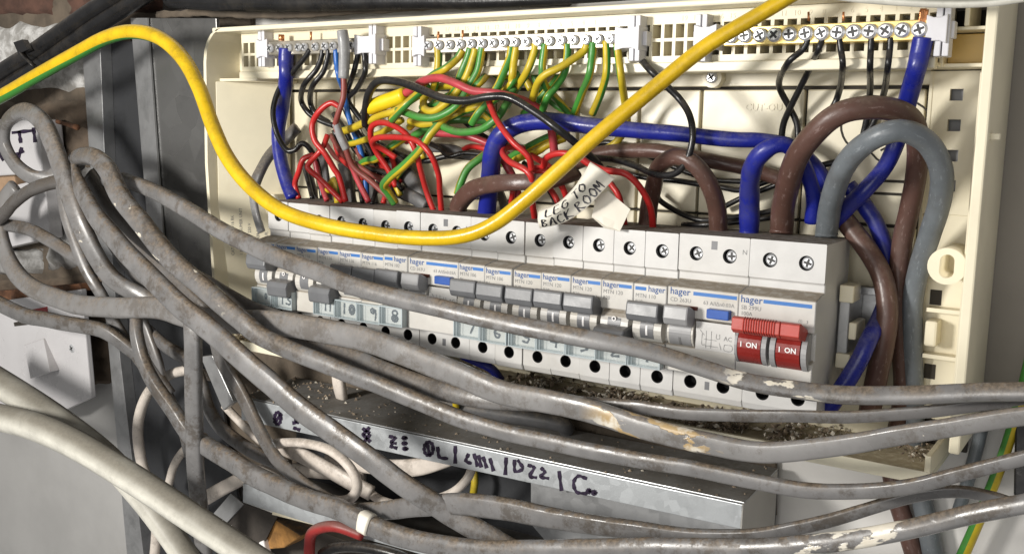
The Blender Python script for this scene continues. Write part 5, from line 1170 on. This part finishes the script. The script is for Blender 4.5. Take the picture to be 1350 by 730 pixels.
cable('white_flex', [(452, 470, 20), (446, 490, 26), (448, 512, 26), (452, 530, 20)], 18, 'flex', 'pale cable stub between tray and trunking', 'cable', flat=0.6)
cable('black_cable', [(520, 520, 14), (640, 542, 18), (700, 551, 18), (738, 558, 16), (748, 566, 10)], 22, 'grey_dark', 'dark cable end lying between the tray and the trunking', 'cable')

# ------------------------------------------------------------------ debris on the tray and on the trunking
def debris(name, zones, mats, label, seed):
    rs = random.Random(seed); verts = []; faces = []; idx = []
    for (x0, x1, d0, d1, z, cnt, s0, s1, pale) in zones:
        for _ in range(cnt):
            x, d = rs.uniform(x0, x1), d0 + (d1 - d0) * rs.random() ** 0.8
            if math.sin(x * 0.11 + 1) + math.sin(x * 0.31) + 0.6 * math.sin(d * 0.3 + x * 0.05) + rs.gauss(0, 0.7) < -0.2: continue
            s = s0 + (s1 - s0) * rs.random() ** 2.2; c = Vector((x, -d, z + s * 0.35 + abs(rs.gauss(0, 1.2)))); b = len(verts)
            M3 = Matrix.Rotation(rs.uniform(0, 6.28), 3, Vector((rs.uniform(-1, 1), rs.uniform(-1, 1), rs.uniform(-1, 1))).normalized())
            k = [rs.uniform(.5, 1.0) for _ in range(3)]
            for p in ((1, 0, 0), (-1, 0, 0), (0, 1, 0), (0, -1, 0), (0, 0, 1), (0, 0, -1)):
                q = M3 @ Vector((p[0] * k[0] * s * 0.55 * 1.6, p[1] * k[1] * s * 0.55, p[2] * k[2] * s * 0.4)); verts.append((c + q) * MM)
            for f in ((0, 2, 4), (2, 1, 4), (1, 3, 4), (3, 0, 4), (2, 0, 5), (1, 2, 5), (3, 1, 5), (0, 3, 5)): faces.append(tuple(b + i for i in f))
            idx += [1 if rs.random() < pale else 0] * 8
    o = link(name, mesh(name, verts, faces, mats, idx)); return tag(o, label, 'debris', None, 'stuff')
debris('debris', [(-392, -300, 4, 46, -88.6, 900, 0.6, 4.0, 0.3), (-300, -160, 4, 46, -88.6, 700, 0.6, 3.6, 0.25), (-160, -5, 6, 46, -88.6, 2600, 0.6, 4.2, 0.3), (-5, 52, 2, 34, -88.6, 700, 0.5, 2.4, 0.3)],
       [M['rubble'], M['rubble_pale']], 'crumbled dry debris scattered on the tray of the cream enclosure', 3)
tp = (A + back * 0.5)
def trunk_debris():
    rs = random.Random(5); verts = []; faces = []; idx = []
    for _ in range(300):
        u, v = rs.random() ** 1.6, rs.random()
        c = A.lerp(B, u) + back * v + Vector((0, 0, 0.0008)); s = rs.uniform(0.4, 1.6) * MM * (1.7 if u < 0.22 and v > 0.45 else 1); b = len(verts)
        for p in ((1, 0, 0), (-1, 0, 0), (0, 1, 0), (0, -1, 0), (0, 0, 1)): verts.append(c + Vector(p) * s * rs.uniform(.5, 1))
        for f in ((0, 2, 4), (2, 1, 4), (1, 3, 4), (3, 0, 4)): faces.append(tuple(b + i for i in f))
        idx += [1 if rs.random() < 0.12 else 0] * 4
    o = link('debris', mesh('debris', verts, faces, [M['rubble'], M['rubble_pale']], idx)); tag(o, 'crumbs and grit on top of the horizontal steel trunking', 'debris', None, 'stuff')
trunk_debris()
